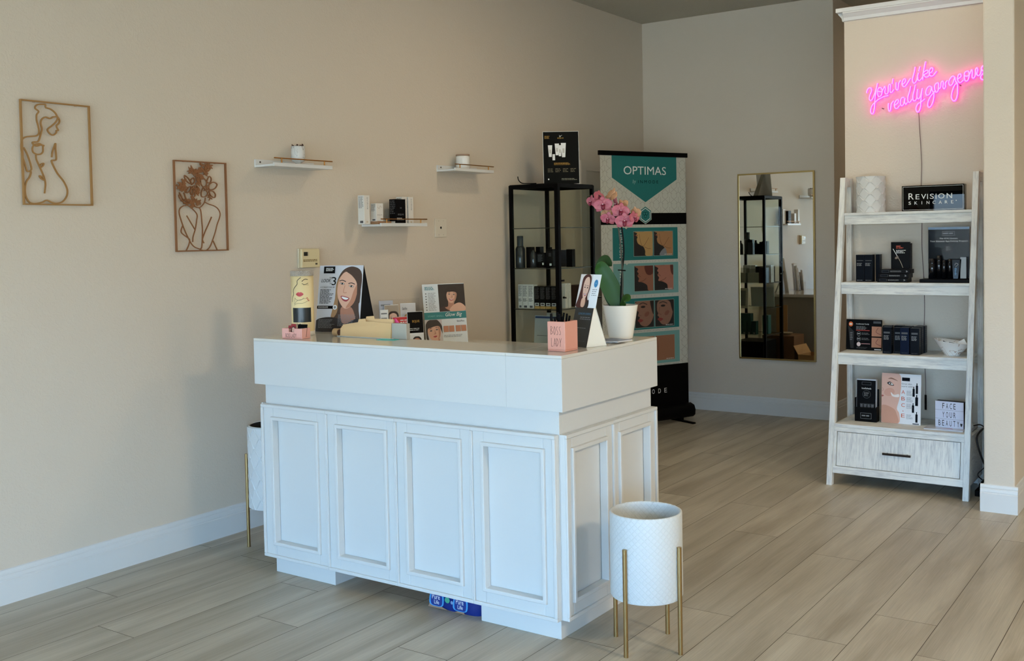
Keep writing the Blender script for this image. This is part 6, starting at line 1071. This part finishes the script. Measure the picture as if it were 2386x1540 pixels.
# ---- fourth level
Z4 = 0.3575
t = thing('brochure_holder', (-1.777, 6.245, Z4), 'tall black brochure holder at the left of the lowest ladder shelf', 'brochure holder')
fn = lean_map(0.128, 0.0); MB().box(-.064, .064, -.028, .034, 0, .006, M_BLACK).box(-.064, .064, .030, .034, .006, .19, M_BLACK).box(-.064, -.060, -.024, .030, .006, .14, M_BLACK).box(.060, .064, -.024, .030, .006, .09, M_BLACK).box(-.064, .064, -.028, -.024, .006, .085, M_BLACK).build('holder', t, .001)
fnp = lean_map(0.112, 0.06, -.020, .007); o_ = sheet('brochure_stack', t, .112, .245, .030, fnp, P(190, 196, 206, 0.4, name='page edges'))
A = Art(fnp, .0001); A.rect(.001, 0, .111, .238, M_CB).layer(); A.rect(.03, .21, .085, .228, M_DGR).layer().rect(.032, .212, .083, .226, M_CB); A.text('Intellishade', .03, .185, .085, .195, M_PAPER); A.ell(.058, .155, .024, .024, M_DGR).layer().ell(.058, .155, .022, .022, M_CB).layer().copy(.043, .142, .073, .168, 4, M_GREY, 4, .4)
for k in range(4): A.poly([(.020 + .021 * k, .10), (.040 + .021 * k, .10), (.037 + .021 * k, .04), (.023 + .021 * k, .04)], P(44, 44, 46, 0.3, name='printed tube')); A.layer().copy(.024 + .021 * k, .055, .038 + .021 * k, .095, 5, M_GREY, k, .4)
A.build('cover_print', t)
A = Art(lambda u, v, d: (u, -.028 - d, v)); A.rect(-.03, .018, .034, .052, M_GREY).layer().rect(-.0285, .0195, .0325, .0505, M_BLACK).layer().copy(-.022, .03, .026, .042, 1, M_GREY, 3, .6); A.build('holder_print', t)
def abce(A, w, h):
    A.rect(0.001, 0.001, w - .001, h - .001, P(226, 228, 232, 0.4, name='printed white')).layer(); A.curve([(0.001, 0.001), (w * .44, 0.001), (w * .46, h * .2), (w * .40, h * .30), (w * .46, h * .5), (w * .50, h * .78), (w * .44, h * .999), (0.001, h * .999)], P(222, 178, 160, 0.45, name='printed peach skin')).layer()
    A.curve([(0.001, 0.001), (w * .42, 0.001), (w * .40, h * .18), (w * .30, h * .30), (0.001, h * .34)], P(204, 152, 128, 0.45, name='printed neck skin')); A.ell(w * .20, h * .62, w * .14, h * .08, P(214, 160, 140, 0.45, name='cheek shade'), .3).layer()
    A.curve([(w * .14, h * .80), (w * .22, h * .83), (w * .32, h * .76), (w * .22, h * .755)], M_PDK).layer().curve([(w * .18, h * .80), (w * .24, h * .81), (w * .30, h * .77), (w * .22, h * .77)], M_PAPER).layer().ell(w * .225, h * .79, w * .022, h * .017, P(90, 60, 44, 0.5, name='iris')); A.curve([(w * .16, h * .885), (w * .26, h * .91), (w * .42, h * .85), (w * .26, h * .885)], P(140, 96, 74, 0.5, name='brow')); A.curve([(0.002, h * .555), (w * .06, h * .54), (0.002, h * .52)], P(170, 74, 66, 0.5, name='lip corner')); A.curve([(w * .24, h * .62), (w * .32, h * .57), (w * .44, h * .59), (w * .44, h * .53), (w * .28, h * .54)], P(238, 230, 226, 0.4, name='cream smear')); A.line([(w * .02, h * .70), (w * .05, h * .66), (0.002, h * .63)], .002, P(190, 130, 110, 0.5, name='nose line'))
    A.layer(); A.rect(w * .52, h * .86, w * .72, h * .93, M_NAVY); A.text('Great skin', w * .51, h * .79, w * .77, h * .82, M_DGR); A.text('starts with', w * .51, h * .74, w * .79, h * .77, M_DGR)
    OR = P(206, 96, 58, 0.5, name='orange letters')
    for ch, v in (('A', .60), ('B', .47), ('C', .34), ('E', .13)): A.text(ch, w * .51, h * v, w * .60, h * (v + .075), OR); A.copy(w * .64, h * (v - .03), w * .80, h * (v + .07), 6, M_GREY, 5, .35)
    A.text('+', w * .535, h * .245, w * .575, h * .275, OR)
    for (u, v, ww, hh) in ((.87, .62, .055, .21), (.79, .56, .055, .20), (.86, .38, .07, .22), (.78, .24, .055, .19), (.87, .05, .055, .21)): A.rect(w * u, h * v, w * (u + ww), h * (v + hh * .78), M_NAVY).rect(w * (u + ww * .3), h * (v + hh * .78), w * (u + ww * .7), h * (v + hh), M_NAVY)
    A.rect(w * .8, h * .01, w * .96, h * .03, M_DGR)
poster('counter_card', (-1.583, 6.245, Z4), -0.04, 0.225, 0.292, 0.07, 'white A B C + E skincare poster with a peach-toned face on the lowest ladder shelf', abce, M_PAPER, 'counter card', True, th=.004)
t = thing('booklet', (-1.325, 6.195, Z4), 'open glossy booklet lying under the letter light box', 'booklet'); MB().box(-.105, .105, -.055, .075, 0, .005, P(216, 216, 220, 0.15, name='glossy page')).build('pages', t, .0005); MB().box(-.107, .107, -.057, .077, .0052, .0062, P(206, 208, 214, 0.06, name='glossy cover')).build('cover', t)
A = Art(lambda u, v, d: (u, v, .0062 + d)); A.poly([(-.02, -.03), (.05, -.03), (.03, .01)], P(196, 160, 166, 0.2, name='pink figure')); A.build('cover_print', t)
t = thing('light_box', (-1.305, 6.205, Z4 + .0068), 'white cinema letter light box reading FACE YOUR BEAUTY on the lowest ladder shelf', 'light box', None, -0.12)
MB().box(-.078, .078, 0.001, .045, 0, .150, M_BLACK).build('case', t, .002); MB().box(-.078, .078, -.003, .0008, 0, .150, P(214, 216, 232, 0.35, name='milky letter panel')).build('letter_panel', t, .001)
A = Art(lambda u, v, d: (u, -.003 - d, v)); INKB = P(18, 18, 24, 0.5, name='black letter')
for v in (.0505, .1005): A.rect(-.078, v - .0012, .078, v + .0006, P(150, 150, 166, 0.5, name='rail groove'))
for row, s_, u0_ in ((.108, 'FACE', -.038), (.058, 'YOUR', -.038), (.010, 'BEAUTY', -.060)):
    for i, ch in enumerate(s_): A.text(ch, u0_ + .0205 * i, row, u0_ + .0205 * i + .0115, row + .032, INKB)
A.curve([(.066, .012), (.072, .026), (.070, .032), (.066, .029), (.062, .032), (.060, .026)], INKB); A.build('letters', t)
# ------------------------------------------------------------------ neon sign
on = (-1.49, 6.465, 2.30); t = thing('neon_sign', on, 'glowing pink neon script sign reading You\'re like really gorgeous, on the niche wall', 'neon sign')
b = MB(); b.prism([(x, z) for x, z in BACK], lambda u, v, d: (u, d, v), 0.010, 0.014, M_ACRYL); b.build('acrylic_back', t)
b = MB(); c = MB()
for p in NEON:
    pts = catmull([(x, 0, z) for x, z in p], 6)
    c.tube([(q.x, 0.003, q.z) for q in pts], 0.0046, M_NEONJ, 8); b.tube([(q.x, -0.004, q.z) for q in pts], 0.0031, M_NEON, 8)
b.build('neon_tube', t); c.build('tube_jacket', t)
for x, z in ((0.192, 0.026), (-0.247, -0.071)): MB().tube([(x, 0.004, z), (x, 0.034, z)], 0.0035, P(110, 80, 84, 0.4, name='standoff'), 8).build('standoff', t)
b = MB(); b.tube(catmull([(-1.530, 6.483, 2.19), (-1.526, 6.492, 2.08), (-1.518, 6.494, 1.90), (-1.520, 6.495, 1.75), (-1.516, 6.495, 1.6), (-1.518, 6.495, 1.4), (-1.508, 6.495, 1.2), (-1.504, 6.495, 1.0), (-1.512, 6.495, .8), (-1.500, 6.495, .6), (-1.500, 6.495, .48)], 8), 0.0022, P(120, 100, 96, 0.5, name='thin grey cord'), 6)
b.tube([(-1.50, 6.494, .50), (-1.50, 6.494, .41)], 0.006, M_BLACK, 8); tag(b.build('sign_cord', None), 'thin cord running down the niche wall from the neon sign', 'cord')
# cables and power strip by the pier
M_CBL = P(14, 14, 16, 0.5, name='black cable')
def cable(pts, r, lb): b = MB(); b.tube(catmull(pts, 8), r, M_CBL, 8); return tag(b.build('power_cable', None), lb, 'cable', 'black cables beside the ladder shelf')
cable([(-1.195, 6.30, .372), (-1.155, 6.27, .385), (-1.125, 6.24, .37), (-1.105, 6.27, .30), (-1.10, 6.32, .20), (-1.10, 6.36, .10), (-1.10, 6.40, .03)], .0035, 'thin black cable arching out of the right end of the lowest ladder shelf')
cable([(-1.10, 6.44, .36), (-1.125, 6.30, .375), (-1.150, 6.17, .345), (-1.146, 6.15, .29), (-1.125, 6.18, .20), (-1.105, 6.22, .14), (-1.10, 6.28, .08), (-1.11, 6.33, .045)], .0055, 'thick black cable looping between the ladder shelf and the pier')
cable([(-1.10, 6.36, .20), (-1.125, 6.24, .155), (-1.150, 6.17, .125), (-1.135, 6.20, .09), (-1.115, 6.26, .06), (-1.125, 6.32, .045)], .0028, 'thinnest black cable bending sharply near the floor beside the ladder shelf')
t = thing('power_strip', (-1.135, 6.28, 0), 'black power strip with plugs on the floor beside the ladder shelf', 'power strip'); MB().box(-.03, .03, -.12, .12, 0.0005, .035, M_BLACK).build('strip', t, .004)
for y in (-.06, .0, .07): MB().box(-.018, .018, y - .016, y + .016, .0355, .062, M_BLACK).build('plug', t, .003)
